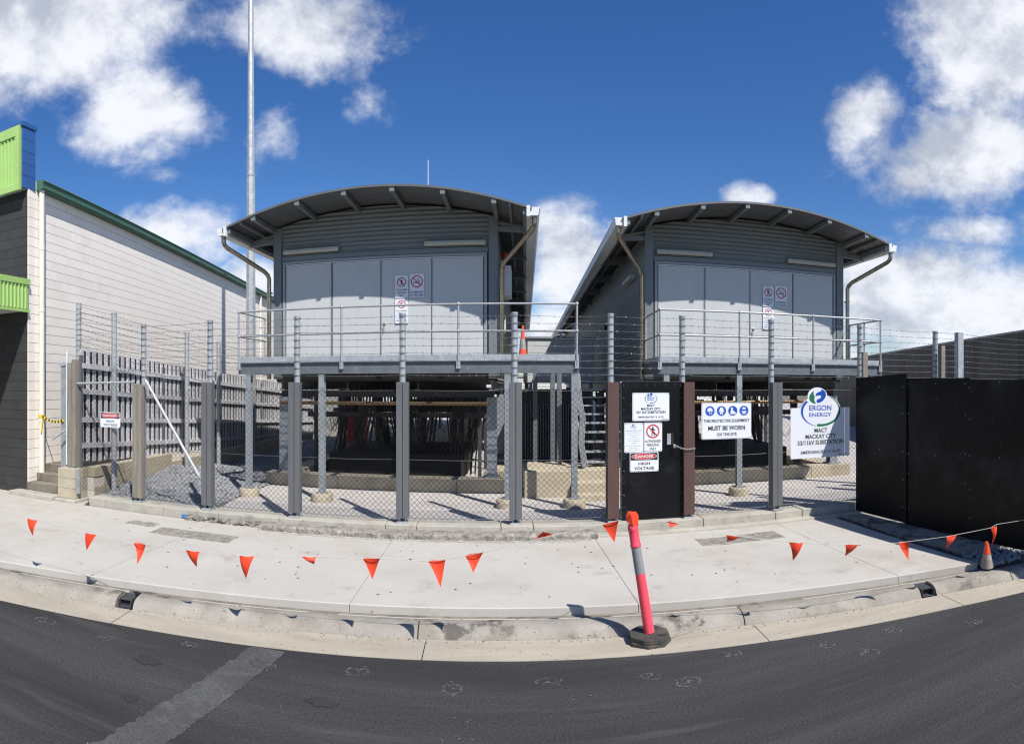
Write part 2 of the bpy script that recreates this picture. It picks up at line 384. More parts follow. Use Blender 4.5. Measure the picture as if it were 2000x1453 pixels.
for i, (px_, py_) in enumerate([(90, 1213), (205, 1246), (370, 1260), (515, 1299), (698, 1312), (883, 1346), (1071, 1331), (1270, 1322), (1434, 1278), (1614, 1261), (1748, 1230), (1905, 1217), (1345, 1333), (1700, 1275)]):
    o = struct(ragged_ring(gr(px_, py_, 0), random.uniform(.05, .09), random.uniform(.05, .08), 50 + i).obj('chalk_mark', 'chalk'))
for (px_, py_, rx, ry) in [(288, 1291, .13, .09), (627, 1371, .14, .08), (256, 1363, .07, .07)]:
    c = gr(px_, py_, 0); rnd = random.Random(int(px_)); n = 18
    poly = [(c.x + rx * rnd.uniform(.6, 1.1) * math.cos(2 * math.pi * k / n), c.y + ry * rnd.uniform(.6, 1.1) * math.sin(2 * math.pi * k / n)) for k in range(n)]
    o = struct(MB().slab(poly, .003, .006).obj('dark_stain', 'dark_mark'))

# gutter pan and kerb, in cast lengths
gut = struct(put('gutter', None))
gx = [-16, -9.4, -6.4, -3.55, -.62, 2.45, 4.55, 5.55, 9, 16]
for a, b in zip(gx[:-1], gx[1:]):
    ribbon(xs_range(a + .004, b - .004, .25), [(0, -.05), (0, .004), (.25, -.012), (.50, -.03), (.50, -.12)]).obj('gutter_slab', 'gutter', gut)
kerb = struct(put('kerb', None))
kprof = [(.495, -.10), (.50, -.03), (.516, -.01), (.54, .028), (.572, .052), (.615, .064), (.67, .068), (.76, .067), (.778, .055), (.782, -.1)]
kx = [(-16, -9.4), (-9.4, -6.4), (-6.4, -3.74), (-3.55, -.7), (-.7, 2.37), (2.37, 4.32), (4.50, 5.5), (5.5, 9), (9, 16)]
for a, b in kx:
    mb = ribbon(xs_range(a + .006, b - .006, .2), kprof); k = len(kprof)
    mb.f.append(tuple(range(k))); mb.f.append(tuple(range(len(mb.v) - 1, len(mb.v) - k - 1, -1)))
    smooth_angle(mb.obj('kerb_segment', 'kerb', kerb), 50)
# drain outlets set through the kerb
for i, (xc, lab) in enumerate(((-3.645, 'rectangular steel stormwater outlet in the kerb at the left'), (4.41, 'rectangular steel stormwater outlet in the kerb at the right'))):
    t = thing('drain_outlet', lab, 'drain', (xc, 5.24 + kc(xc), 0), math.atan((kc(xc + .1) - kc(xc - .1)) / .2), 'stormwater outlets in the kerb')
    f = MB(); f.box(-.075, -.068, .53, .78, -.03, .044).box(.068, .075, .53, .78, -.03, .044).box(-.068, .068, .52, .81, -.03, -.024).box(-.075, .075, .57, .78, .038, .044)
    f.obj('outlet_frame', 'under', t)
    MB().box(-.066, .066, .60, .77, -.022, .036).obj('outlet_mouth', 'dark', t)

# concrete bed between kerb and path, then the footpath slabs
struct(ribbon(xs_range(-16, 5.45, .25), [(.784, -.1), (.786, .038), (.93, .046), (.935, -.1)]).obj('kerb_backing', 'stair_conc'))
path = struct(put('footpath', None))
jx = [-16, -13.2, -10.3, -7.35, -4.4, -1.46, 1.46, 4.40, 5.47]
for a, b in zip(jx[:-1], jx[1:]):
    mb = MB(); xs = xs_range(a + .0035, b - .0035, .25); n = len(xs)
    top = .13
    for x in xs:
        y0 = 5.24 + kc(x) + .90 * math.hypot(1, .048 * x if abs(x) < 8 else .384)
        yb = 9.0 if x > -7.2 else 9.6
        mb.v += [(x, y0, .0), (x, y0, top - .008), (x, y0 + .012, top), (x, yb, top), (x, yb, .0)]
    for i in range(n - 1):
        for k in range(4): q = i * 5 + k; mb.f.append((q, q + 5, q + 6, q + 1))
    mb.f.append((0, 1, 2, 3, 4)); e = (n - 1) * 5; mb.f.append((e + 4, e + 3, e + 2, e + 1, e))
    mb.obj('concrete_slab', 'footpath', path)
struct(MB().box(-16, 5.46, 3.2, 9.2, -.06, .05).obj('path_subbase', 'earth')) if False else None
# pale form strip left between kerb and path, broken in lengths
fs = struct(put('form_strip', None)); x_ = -9.0
while x_ < 5.2:
    ln_ = random.uniform(.5, 1.6)
    ribbon(xs_range(x_, min(x_ + ln_, 5.3), .25), [(.80, .03), (.80, .052), (.818, .053), (.818, .03)]).obj('strip_length', 'footpath', fs)
    x_ += ln_ + random.choice((.02, .3, .7))
rnd = random.Random(21)
gum = MB()
for k in range(70):
    x = rnd.uniform(-7, 5.2); y = rnd.uniform(6.4, 8.6); r_ = rnd.uniform(.006, .016); n = 7
    if y < 5.24 + kc(x) + 1.0: continue
    gum.slab([(x + r_ * rnd.uniform(.7, 1.2) * math.cos(2 * math.pi * i / n), y + r_ * rnd.uniform(.7, 1.2) * math.sin(2 * math.pi * i / n)) for i in range(n)], .131, .134)
o = gum.obj('footpath_spots', 'dark_mark'); o['kind'] = 'stuff'; o['label'] = 'small dark spots of gum and grit on the footpath'; o['category'] = 'grit'
# pebbly infill lids set in the path
for i, (x0, x1, y0, y1, lab) in enumerate(((-4.95, -3.65, 7.88, 8.28, 'long rough pebbled pit cover flush in the path at the left'),
                                            (-5.62, -5.12, 8.22, 8.46, 'small rough pebbled pit cover nearest the block steps'),
                                            (2.85, 4.12, 8.02, 8.42, 'long rough pebbled pit cover flush in the path before the gate post'))):
    rnd = random.Random(i); poly = []
    for k in range(10): poly.append((x0 + (x1 - x0) * k / 10, y0 + rnd.uniform(-.02, .02)))
    for k in range(4): poly.append((x1 + rnd.uniform(-.02, .02), y0 + (y1 - y0) * k / 4))
    for k in range(10): poly.append((x1 - (x1 - x0) * k / 10, y1 + rnd.uniform(-.02, .02)))
    for k in range(4): poly.append((x0 + rnd.uniform(-.02, .02), y1 - (y1 - y0) * k / 4))
    o = MB().slab(poly, .10, .135).obj('pit_cover', 'rough_concrete'); tag(o, lab, 'pit cover')

# broken strip and rubble right of the path
struct(MB().slab([(5.5, 5.5), (7.5, 4.6), (7.5, 9.6), (5.5, 9.6)], -.05, .075).obj('verge', 'earth'))
p = [(5.62, 8.95), (5.66, 8.0), (5.60, 7.2), (5.72, 6.4), (5.68, 5.95), (6.6, 5.75), (6.5, 7.5), (6.35, 9.1)]
struct(MB().slab(p, .03, .135).obj('broken_concrete_strip', 'kerb'))

def stones(name, spots, mat, smin, smax, lab=None):
    mb = MB()
    for (x, y, z) in spots:
        s_ = random.uniform(smin, smax); o = len(mb.v)
        base = [(1, 0, 0), (-1, 0, 0), (0, 1, 0), (0, -1, 0), (0, 0, 1), (0, 0, -1)]
        rot = Matrix.Rotation(random.uniform(0, 6.3), 3, 'Z') @ Matrix.Rotation(random.uniform(0, 6.3), 3, 'X')
        for b_ in base:
            q = rot @ (Vector(b_) * s_ * random.uniform(.6, 1.25)); mb.v.append((x + q.x, y + q.y, z + q.z * .8))
        for f in ((0, 2, 4), (2, 1, 4), (1, 3, 4), (3, 0, 4), (2, 0, 5), (1, 2, 5), (3, 1, 5), (0, 3, 5)): mb.f.append(tuple(o + i for i in f))
    o = mb.obj(name, mat); stuff(o)
    if lab: tag(o, lab, name.replace('_', ' '))
    return o
stones('rubble', [(random.uniform(5.52, 7.2), 5.3 - .38 * (x_ := 0) + random.uniform(.0, .6), .09) for _ in range(500)], 'stone', .015, .05, 'loose grey broken stone beside the small cone')
stones('path_edge_rubble', [(random.uniform(5.48, 5.66), random.uniform(5.7, 9.0), .085) for _ in range(350)], 'earth', .012, .035, 'dark crumbled edging beside the footpath end')
stones('grit', [(x, 5.24 + kc(x) + random.choice((.47, .44, .87, .88)) + random.gauss(0, .02), random.choice((-.02,))) if False else (x, 5.24 + kc(x) + .45 + random.gauss(0, .035), -.024) for x in [random.uniform(-5, 5.5) for _ in range(260)]], 'earth', .003, .009, 'dark grit lying along the gutter')
stones('plinth_debris', [(random.uniform(-3.2, 1.4), 8.76 + abs(random.gauss(0, .03)) * -1, .135) for _ in range(900)], 'plinth', .006, .02, 'pale crumbled mortar along the foot of the fence plinth')
chip = []
for _ in range(34):
    cx_, cy_ = random.uniform(-6, 6), random.uniform(1.5, 4.9); n_ = random.choice((1, 1, 2, 3, 9))
    chip += [(cx_ + random.gauss(0, .12), min(cy_ + random.gauss(0, .04), 5.0 - .024 * cx_ * cx_), .003) for _ in range(n_)]
stones('aggregate_chips', chip, 'chalk', .002, .007, 'scattered pale chips on the asphalt')

# ------------------------------------------------------------------ yard inside the fence
struct(MB().add([(-4.9, 9.3, .2), (60, 9.3, .2), (60, 70, .2), (-4.9, 70, .2)], [(0, 1, 2, 3)]).obj('yard', 'yard'))
mb = MB(); nx, ny = 60, 110
def gz(x, y):
    k = max(0, min(1, (-5.3 - x) / 1.6)); m_ = max(0, 1 - abs(y - 12.2) / 2.8)
    return .215 + .27 * k * m_ + .03 * math.sin(x * 5 + y * 3) * k + .012 * math.sin(x * 11) * math.cos(y * 9)
for j in range(ny + 1):
    for i in range(nx + 1):
        x = -7.2 + 2.45 * i / nx; y = 9.25 + 16 * j / ny
        mb.v.append((x + (.06 * math.sin(y * 4) if i == nx else 0), y, gz(x, y) + random.uniform(-.008, .008)))
for j in range(ny):
    for i in range(nx): a = j * (nx + 1) + i; mb.f.append((a, a + 1, a + nx + 2, a + nx + 1))
struct(mb.obj('gravel_bed', 'gravel'))
stones('gravel', [(x, y, gz(x, y) + .008) for x, y in [(random.uniform(-7.1, -4.78), 9.3 + 6 * random.random() ** 1.4) for _ in range(7500)]], 'stone', .018, .042, 'grey crushed gravel heaped behind the chain link')
# gravel / rock seen in the shade under the buildings comes from the yard itself

# ------------------------------------------------------------------ fence plinth
plinth = thing('fence_plinth', 'low pale concrete plinth with broken ledge running under the whole fence', 'plinth')
bx = [-7.0, -6.62, -5.85, -5.4, -4.75, -4.35, -3.3, -1.62, -1.15, .1, .58, 1.78, 3.2, 4.45, 4.95, 6.32]
for i, (a, b) in enumerate(zip(bx[:-1], bx[1:])):
    MB().box(a + .004, b - .004, 9.02 + random.uniform(0, .012), 9.42, .02, .285 + random.uniform(-.004, .004)).obj('plinth_block', 'plinth', plinth, bev=.012)
rnd = random.Random(3)
mb = MB(); xs = xs_range(-3.55, 1.5, .05); n = len(xs)
for x in xs:
    e = .012 * math.sin(x * 23) + rnd.uniform(-.012, .012)
    mb.v += [(x, 8.78 + e, .1), (x, 8.79 + e, .19 + rnd.uniform(-.012, .012)), (x, 8.83 + e, .222 + rnd.uniform(-.008, .004)), (x, 9.03, .225)]
for i in range(n - 1):
    for k in range(3): a = i * 4 + k; mb.f.append((a, a + 4, a + 5, a + 1))
mb.f.append((0, 1, 2, 3)); mb.f.append(tuple(len(mb.v) - 1 - i for i in range(4)))
mb.obj('broken_ledge', 'rough_concrete', plinth)
MB().box(1.5, 6.25, 8.86, 9.03, .1, .165).obj('step_ledge', 'plinth', plinth, bev=.01)
mb = MB()
for k in range(70):
    x = rnd.uniform(-4.9, -3.5); mb.add([(x + rnd.uniform(-.09, .09), 8.98 + rnd.uniform(-.07, .03), .1 + rnd.uniform(0, .13)) for _ in range(4)], [(0, 1, 2), (0, 2, 3), (0, 3, 1), (1, 3, 2)])
o = mb.obj('rough_footing', 'rough_concrete', plinth); stuff(o)
MB().slab([(-5.02, 9.012), (-4.9, 9.012), (-4.88, 9.022), (-5.03, 9.022)], .14, .2).obj('blue_paint_mark', 'bluepaint', plinth)

# ------------------------------------------------------------------ security fence
fence = thing('security_fence', 'tall chain link security fence with timber clad posts and barbed wire above', 'fence')
FY = 9.2
POSTS = [(272, 280, 'raw'), (407, 410, 'grey'), (577, 580, 'grey'), (787, 786, 'grey'), (1007, 1005, 'grey'),
         (1196, 1193, 'brown'), (1343, 1333, 'brown'), (1515, 1507, 'grey'), (1688, 1680, 'grey')]
def pole_mesh(h, r=.047):
    mb = MB().lathe([(r, 0), (r, h - .03), (r + .006, h - .028), (r + .006, h - .004), (r * .7, h)], 14); return mb
ties_z = [2.52 + i * .112 for i in range(9)]
def wraps(x, y, z_list, r=.05):
    mb = MB()
    for z in z_list:
        pts = [(x + r * 1.12 * math.cos(a), y + r * 1.12 * math.sin(a), z + .035 * (k / 12 - .5)) for k, a in enumerate([math.pi + 2 * math.pi * k / 12 for k in range(13)])]
        mb.tube(pts, .003, 4)
    return mb
for px_, pxb, kind in POSTS:
    x = at(px_, 900, FY).x; xb = at(pxb, 900, FY + .09).x
    mat = {'raw': 'raw_timber', 'grey': 'grey_timber', 'brown': 'brown_timber'}[kind]
    top = 2.41 if kind != 'raw' else 2.39
    hw = .092 if kind != 'brown' else .088
    post = put('fence_post', None, fence, (x, FY, 0))
    if kind == 'brown':
        MB().box(-hw, hw, -.095, -.06, .34, top).obj('cover_board', mat, post, bev=.004)
        MB().box(-hw, -hw + .035, -.059, .09, .34, top).obj('side_board', mat, post, bev=.003)
        MB().box(hw - .035, hw, -.059, .09, .34, top).obj('side_board', mat, post, bev=.003)
    else:
        sp = .004 if kind == 'grey' else .002
        dz = 0 if kind == 'grey' else .02
        MB().box(-hw, -sp, -.085, .055, .36, top).obj('cover_board', mat, post, bev=.004)
        MB().box(sp, hw, -.078, .055, .36, top - dz).obj('cover_board', mat, post, bev=.004)
    mb = MB()
    for z in (.55, .9, 1.3, 1.75, 2.2):
        for s_ in (-1, 1): mb.lathe([(.006, 0), (.006, .004)], 6, (s_ * .06, -.095, z))
    mb2 = MB().box(-.085, .085, -.09, .11, .288, .31).box(-.05, -.035, -.05, .05, .31, .42).box(.035, .05, -.05, .05, .31, .42)
    mb2.obj('base_bracket', 'galv', post)
    pole_mesh(3.47 - .31).obj('steel_pole', 'galv', post, smooth=False, loc=(xb - x, .105, .31))
    stuff(wraps(xb - x, .105, ties_z).obj('wire_tie', 'wire', post))
# corner post on the block pillar
cx0 = at(143, 900, FY).x
post = put('fence_post', None, fence, (cx0, FY, 0)); post['label'] = 'raised weathered timber corner post standing on the block pillar'
MB().box(-.10, .0, -.07, .08, .80, 2.80).obj('cover_board', 'raw_timber', post, bev=.004)
MB().box(.004, .10, -.06, .08, .80, 2.86).obj('cover_board', 'raw_timber', post, bev=.004)
MB().box(-.10, .10, -.07, .10, .765, .79).obj('base_bracket', 'galv', post)
pole_mesh(3.97 - .79, .05).obj('steel_pole', 'galv', post, loc=(.03, .135, .79))
wraps(.03, .135, [2.95 + i * .1 for i in range(10)], .054).obj('wire_tie', 'wire', post)['kind'] = 'stuff'
MB().tube([(cx0 + .1, 9.2, 2.40), (at(262, 900, FY).x, 9.2, 2.42)], .022, 8).obj('brace_rail', 'galv', fence)
a, b = at(292, 742, 9.28), gr(390, 938, .25); b = at(391, 940, 9.9)
MB().tube([(a.x, 9.14, a.z), (at(389, 930, 9.15).x, 9.15, at(389, 930, 9.15).z)], .026, 10).obj('brace_rail', 'bright_galv', fence, smooth=True)
# posts of the side return, standing in front of the paling fence
side = [(223, -7.0, 3.79), (365, -6.95, 3.62), (427, -6.9, 3.5)]
for px_, x, zt in side:
    y = x / math.tan(bear(px_)); pole_mesh(zt - .2, .055).obj('steel_pole', 'galv', fence, loc=(x, y, .2))
# right continuation beyond the black hoarding
for px_, sq in ((1830, 0), (1873, 1)):
    x = at(px_, 700, FY).x
    if sq: MB().box(-.075, .075, -.06, .06, .1, 3.45).obj('steel_post', 'galv', fence, loc=(x, FY, 0), bev=.004)
    else: pole_mesh(3.35, .055).obj('steel_pole', 'galv', fence, loc=(x, FY + .05, .1)); stuff(wraps(x, FY + .05, ties_z, .058).obj('wire_tie', 'wire', fence))
for px_, pt in ((1690, 688), (1842, 675)):
    q = at(px_, pt, 9.05); MB().box(-.05, .05, -.03, .03, .1, q.z).obj('timber_stake', 'raw_timber', fence, loc=(q.x, 9.07, 0), bev=.003)

def chain_link(x0, x1, z0, z1, p=.042):
    """interlocked zigzag wires"""
    mb = MB(); n = int((x1 - x0) / p); p = (x1 - x0) / n; h = p; r = .0038
    rows = int((z1 - z0) / h)
    for i in range(n):
        xc = x0 + (i + .5) * p; pts = []
        for k in range(rows + 1):
            s_ = 1 if (k + i) % 2 else -1
            pts.append((xc + s_ * p * .5, .003 * s_ + .006 * math.sin(i * .6 + k * .13), z0 + k * h))
        pts.append((xc + s_ * p * .1, 0, z0 + rows * h + .035))
        mb.tube(pts, r, 3, False)
    return mb
def panel(xa, xb, z0, z1):
    o = chain_link(xa, xb, z0, z1).obj('chain_link_mesh', 'wire', fence, loc=(0, FY + .03, 0)); stuff(o)
    for z in (z0 + .02, z0 + .9, z1 - .03):
        MB().tube([(xa, FY + .02, z + .004), ((xa + xb) / 2, FY + .02, z - .004), (xb, FY + .02, z + .003)], .0028, 4).obj('tension_wire', 'barb', fence)
xsP = [at(p_[0], 900, FY).x for p_ in POSTS]
panel(cx0 + .2, xsP[0] - .08, .36, 2.66)
for i in range(len(xsP) - 1):
    if i == 5: continue
    panel(xsP[i] + .085, xsP[i + 1] - .085, .33, 2.31)
panel(xsP[-1] + .06, 10.6, .33, 2.31)

def barbed(pts, parent, seed):
    rnd = random.Random(seed); mb = MB()
    for a, b in zip(pts[:-1], pts[1:]):
        a, b = Vector(a), Vector(b); ln = (b - a).length; n = max(3, int(ln / .35)); sag = .012 * ln
        path_ = []
        for k in range(n + 1):
            t = k / n; q = a.lerp(b, t); q.z -= sag * 4 * t * (1 - t) * rnd.uniform(.5, 1); path_.append(q)
        mb.tube(path_, .0028, 4, False)
        nb = int(ln / .13); d = (b - a).normalized()
        for k in range(nb):
            t = (k + rnd.uniform(.3, .7)) / nb; i = min(int(t * n), n - 1); q = path_[i].lerp(path_[i + 1], t * n - i)
            for s_ in (1, -1):
                v = Vector((rnd.uniform(-.3, .3), rnd.uniform(-1, 1), rnd.uniform(.5, 1))).normalized() * .017
                mb.tube([q - v + d * .003 * s_, q + v + d * .003 * s_], .0022, 3, False)
    return mb.obj('barbed_wire', 'barb', parent)
mainx = [(x_, FY + .05) for x_ in xsP] + [(at(1830, 1, FY).x, FY), (at(1873, 1, FY).x, FY - .05), (11.5, FY)]
for i, z in enumerate(ties_z):
    barbed([(cx0 + .05, FY + .1, z + .38)] + [(x_, y_, z) for x_, y_ in mainx], fence, i)
sidep = [(cx0 + .03, FY + .13, 3.97)] + [(x, x / math.tan(bear(px_)), zt) for px_, x, zt in side] + [(-6.8, 19.0, 3.45)]
for i in range(9):
    barbed([(x, y, zt - .06 - i * .108) for x, y, zt in sidep], fence, 30 + i)

# ------------------------------------------------------------------ pillar, steps and retaining wall at the left
pil = thing('block_pillar', 'pale concrete block pillar carrying the raised timber corner post', 'pillar')
for k in range(3):
    MB().box(-7.78, -7.36, 9.05, 9.45, .2 + k * .19, .385 + k * .19).obj('concrete_block', 'tan_concrete', pil, bev=.005)
MB().box(-7.785, -7.3, 8.95, 9.5, .02, .196).obj('footing', 'plinth', pil, bev=.02)
MB().box(-7.36, -7.28, 9.1, 9.14, .3, .74).obj('steel_strap', 'galv_dull', pil)
steps = thing('concrete_steps', 'stained concrete steps climbing between the white wall and the pillar', 'steps')
for k in range(4):
    MB().box(-8.95, -7.79, 8.87 + k * .31, 12.5, .06 + .16 * k, .06 + .16 * (k + 1) - .003).obj('step', 'stair_conc' if k else 'plinth', steps, bev=.008)
rw = thing('retaining_wall', 'low pale block retaining wall beneath the grey paling fence', 'wall')
for j in range(3):
    for k in range(17 if j < 2 else 5):
        y = 9.5 + k * .6 + (.3 if j % 2 else 0)
        MB().box(-7.45, -7.22, y, y + .592, .2 + j * .19, .385 + j * .19).obj('concrete_block', 'tan_concrete', rw, bev=.004)
MB().box(-7.44, -7.235, 9.48, 22, .15, .565).obj('core', 'mortar', rw)

# ------------------------------------------------------------------ paling fence
pf = thing('paling_fence', 'grey vertical paling fence with five rails beside the white block wall', 'fence')
pal = MB().box(-.011, .011, -.050, .050, .68, 2.86).mesh('paling', 'paling')
PX = -7.40
for k in range(76):
    put('paling', pal, pf, (PX - .035, 9.36 + k * .2, .01 * math.sin(k * 1.7) + .2 - .0106 * k))
for z in (1.0, 1.5, 2.05, 2.55):
    for k in range(5):
        MB().bar((PX + .0, 9.3 + 3.1 * k, z + .2 - .164 * k), (PX + .0, 9.3 + 3.1 * (k + 1) - .01, z + .2 - .164 * (k + 1)), .045, .10).obj('rail', 'paling', pf)
for k in range(6):
    MB().box(PX - .02, PX + .02, 9.3 + 3.1 * k - .04, 9.3 + 3.1 * k + .04, .4, 2.95 - .164 * k).obj('post', 'grey_timber', pf)
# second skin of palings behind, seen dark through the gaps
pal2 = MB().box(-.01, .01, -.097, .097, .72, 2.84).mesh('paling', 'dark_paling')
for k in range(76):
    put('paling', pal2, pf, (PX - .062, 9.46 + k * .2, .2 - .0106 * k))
# small side gate post with white edge
gp = thing('gate_post', 'narrow grey steel post by the steps with white edging strip', 'post')
MB().box(-8.08, -7.94, 9.5, 9.6, .7, 2.76).obj('post', 'galv_dull', gp)
MB().box(-8.12, -7.92, 9.48, 9.62, 2.761, 2.82).obj('cap', 'galv', gp)
MB().box(-7.90, -7.86, 9.44, 9.48, .78, 3.05).obj('edging_strip', 'gut_white', gp)
MB().tube([(-8.1, 9.25, 1.28), (-7.84, 9.35, 1.48)], .022, 8).obj('stub_rail', 'galv', gp)

# ------------------------------------------------------------------ white block building
wb = thing('block_building', 'long white painted block building with green gutter, charcoal front and lime fascia', 'building')
WA = Vector((-8.72, 9.2, 0)); ang = math.atan2(-.1, 1.0)            # side wall runs back and slightly outwards
ud = Vector((math.sin(ang), math.cos(ang), 0)); un = Vector((math.cos(ang), -math.sin(ang), 0))
WL, WH = 24.0, 6.45
wall_c = MB(); a, b = WA - un * .012, WA + ud * WL - un * .012
wall_c.add([(a.x, a.y, 0), (b.x, b.y, 0), (b.x, b.y, WH + .12), (a.x, a.y, WH + .12), (a.x - 8, a.y, 0), (b.x - 8, b.y, 0), (b.x - 8, b.y, WH + .12), (a.x - 8, a.y, WH + .12)],
           [(0, 1, 2, 3), (3, 2, 6, 7), (4, 7, 6, 5), (1, 5, 6, 2), (0, 3, 7, 4)])
wall_c.obj('wall', 'mortar', wb)
bl = MB().box(-.006, .009, .0015, .3985, .0045, .1955).mesh('wall_block', 'white_block')
blh = MB().box(-.006, .009, .0015, .1985, .0045, .1955).mesh('wall_block', 'white_block')
cnt = 0; rest = MB()
rows = int(WH / .2) + 1
cells = []
for r_ in range(rows):
    y = 0.0; first = r_ % 2
    if first: cells.append((r_, 0.0, .2)); y = .2
    while y < WL - .4:
        if abs(y - 12.0) < .25: pass
        cells.append((r_, y, .4)); y += .4
cells.sort(key=lambda c: math.hypot(*(WA + ud * c[1]).xy) + abs(c[0] * .2 - EYE) * .3)
mats = Matrix.Rotation(-ang, 4, 'Z')
for r_, y, ln in cells:
    q = WA + ud * y; z = r_ * .2 + .05
    if cnt < 235:
        put('wall_block', bl if ln > .3 else blh, wb, (q.x, q.y, z), -ang); cnt += 1
    else:
        e = .0015
        c = [q + ud * e, q + ud * (ln - e)]
        lo, hi = z + .004, min(z + .196, WH + .1)
        o_ = un * .009; i_ = un * -.006
        rest.add([(*(c[0] + i_).xy, lo), (*(c[1] + i_).xy, lo), (*(c[1] + i_).xy, hi), (*(c[0] + i_).xy, hi), (*(c[0] + o_).xy, lo), (*(c[1] + o_).xy, lo), (*(c[1] + o_).xy, hi), (*(c[0] + o_).xy, hi)],
                 [(4, 5, 6, 7), (0, 4, 7, 3), (1, 2, 6, 5), (3, 7, 6, 2), (0, 1, 5, 4)])
stuff(rest.obj('wall_blocks', 'white_block', wb))
j = WA + ud * 12.1 + un * .014
MB().box(-.002, .002, -.008, .008, .1, WH).obj('movement_joint', 'mortar', wb, loc=j, rz=-ang)
# charcoal front
MB().add([(-18, 9.185, 0), (WA.x - .012, 9.185, 0), (WA.x - .012, 9.185, 6.4), (-18, 9.185, 6.4)], [(0, 1, 2, 3)]).obj('front_wall', 'dark_mortar', wb)
db = MB().box(.002, .398, -.008, .006, .003, .197).mesh('front_block', 'dark_block')
n_ = 0
for r_ in range(31):
    for k in range(4):
        x = WA.x - .4 - k * .4 + (.2 if r_ % 2 else 0) - (.2 if r_ % 2 else 0)
        if r_ % 2: x -= .2
        put('front_block', db, wb, (x - .012, 9.185, r_ * .2 + .05)); n_ += 1
    if r_ % 2: MB().box(.002, .198, -.008, .006, .003, .197).obj('front_block', 'dark_block', wb, loc=(WA.x - .212, 9.185, r_ * .2 + .05))
# corner quoin faces the street edge in white
# corrugated lime fascia above
def rib_sheet(x0, x1, z0, z1, y, pitch=.105, dep=.024):
    mb = MB(); n = int((x1 - x0) / pitch); xs = []
    for i in range(n):
        b = x0 + i * pitch
        xs += [(b, 0), (b + pitch * .55, 0), (b + pitch * .68, -dep), (b + pitch * .87, -dep)]
    xs.append((x1, 0))
    for x, d_ in xs: mb.v += [(x, y + d_, z0), (x, y + d_, z1)]
    for i in range(len(xs) - 1): mb.f.append((2 * i, 2 * i + 2, 2 * i + 3, 2 * i + 1))
    return mb
rib_sheet(-14, WA.x - .12, 6.48, 7.48, 9.0).obj('fascia_sheet', 'lime', wb)
MB().box(-14, WA.x - .02, 8.96, 9.02, 7.48, 7.68).obj('fascia_trim', 'lime', wb)
MB().box(-14, WA.x - .02, 8.95, 9.02, 6.36, 6.48).obj('fascia_trim', 'lime', wb)
MB().box(WA.x - .12, WA.x - .02, 8.95, 9.02, 6.481, 7.479).obj('fascia_trim', 'lime', wb)
MB().box(-14, WA.x - .012, 9.025, 9.19, 6.4, 7.66).obj('parapet', 'frame', wb)
for k in range(5):
    MB().box(WA.x - .3, WA.x + .01, 9.03, 9.42 + .2 * (k % 2) * 0, 6.42 + k * .25, 6.42 + k * .25 + .245).obj('parapet_block', 'blue_block', wb, bev=.004)
MB().box(WA.x - .32, WA.x + .03, 9.0, 9.45, 7.672, 7.76).obj('parapet_cap', 'blue_block', wb)
# awning end at the street side
AX = -8.66
mb = MB(); n = 60
for i in range(n):
    y = 9.15 - i * .105
    for (dy, dx) in ((0, 0), (.058, 0), (.071, .024), (.091, .024)):
        mb.v += [(AX + dx, y - dy, 3.93), (AX + dx, y - dy, 4.42)]
for i in range(n * 4 - 1): mb.f.append((2 * i, 2 * i + 2, 2 * i + 3, 2 * i + 1))
mb.obj('awning_fascia', 'lime', wb)
MB().box(AX - .02, AX + .03, 2.9, 9.18, 4.42, 4.54).obj('fascia_trim', 'lime', wb)
MB().box(AX - .03, AX + .012, 2.9, 9.18, 3.86, 3.93).obj('fascia_trim', 'lime', wb)
MB().box(-15, AX - .04, 2.9, 9.18, 3.9, 4.48).obj('awning', 'shed', wb)
# gutter and downpipes of the side wall
gprof = [(0, 0), (.15, 0), (.17, .03), (.17, .14), (.20, .17), (.17, .20), (0, .20)]
mb = MB(); st, en = .27, WL
for y in (st, en):
    for dx, dz in gprof:
        q = WA + ud * y + un * (dx + .015); mb.v.append((q.x, q.y, WH + .0 + dz))
n = len(gprof)
for i in range(n): mb.f.append((i, (i + 1) % n, (i + 1) % n + n, i + n))
mb.f.append(tuple(range(n))); mb.f.append(tuple(range(2 * n - 1, n - 1, -1)))
mb.obj('gutter', 'green_gutter', wb)
def wall_pipe(y, r, z0, z1, mat='pvc'):
    q = WA + ud * y + un * (r + .03); MB().tube([(q.x, q.y, z0), (q.x, q.y, z1)], r, 12).obj('downpipe', mat, wb, smooth=True)
    return q
q = wall_pipe(.36, .06, .2, WH)
for z in (1.6, 3.9, 5.2): MB().lathe([(.066, 0), (.066, .07)], 12, (q.x, q.y, z)).obj('pipe_collar', 'pvc', wb)
wall_pipe(16.6, .06, .2, WH)
tp = thing('barrier_tape', 'yellow and black tape tied round the cream downpipe', 'tape')
a = Vector((q.x + .06, q.y - .05, 1.72)); b = Vector((-7.98, 9.47, 1.66))
mb = MB(); n = 14
for k in range(n):
    p0, p1 = a.lerp(b, k / n), a.lerp(b, (k + .98) / n); z0 = -.07 * math.sin(math.pi * k / n); z1 = -.07 * math.sin(math.pi * (k + 1) / n)
    (MB().bar(p0 + Vector((0, 0, z0)), p1 + Vector((0, 0, z1)), .004, .045)).obj('tape_band', 'tape' if k % 2 else 'ink', tp)
MB().lathe([(.068, 0), (.07, .07)], 12, (q.x, q.y, 1.68)).obj('tape_loop', 'tape', tp)
MB().bar((q.x + .07, q.y - .06, 1.68), (q.x + .05, q.y - .08, 1.38), .03, .006).obj('tape_tail', 'tape', tp)

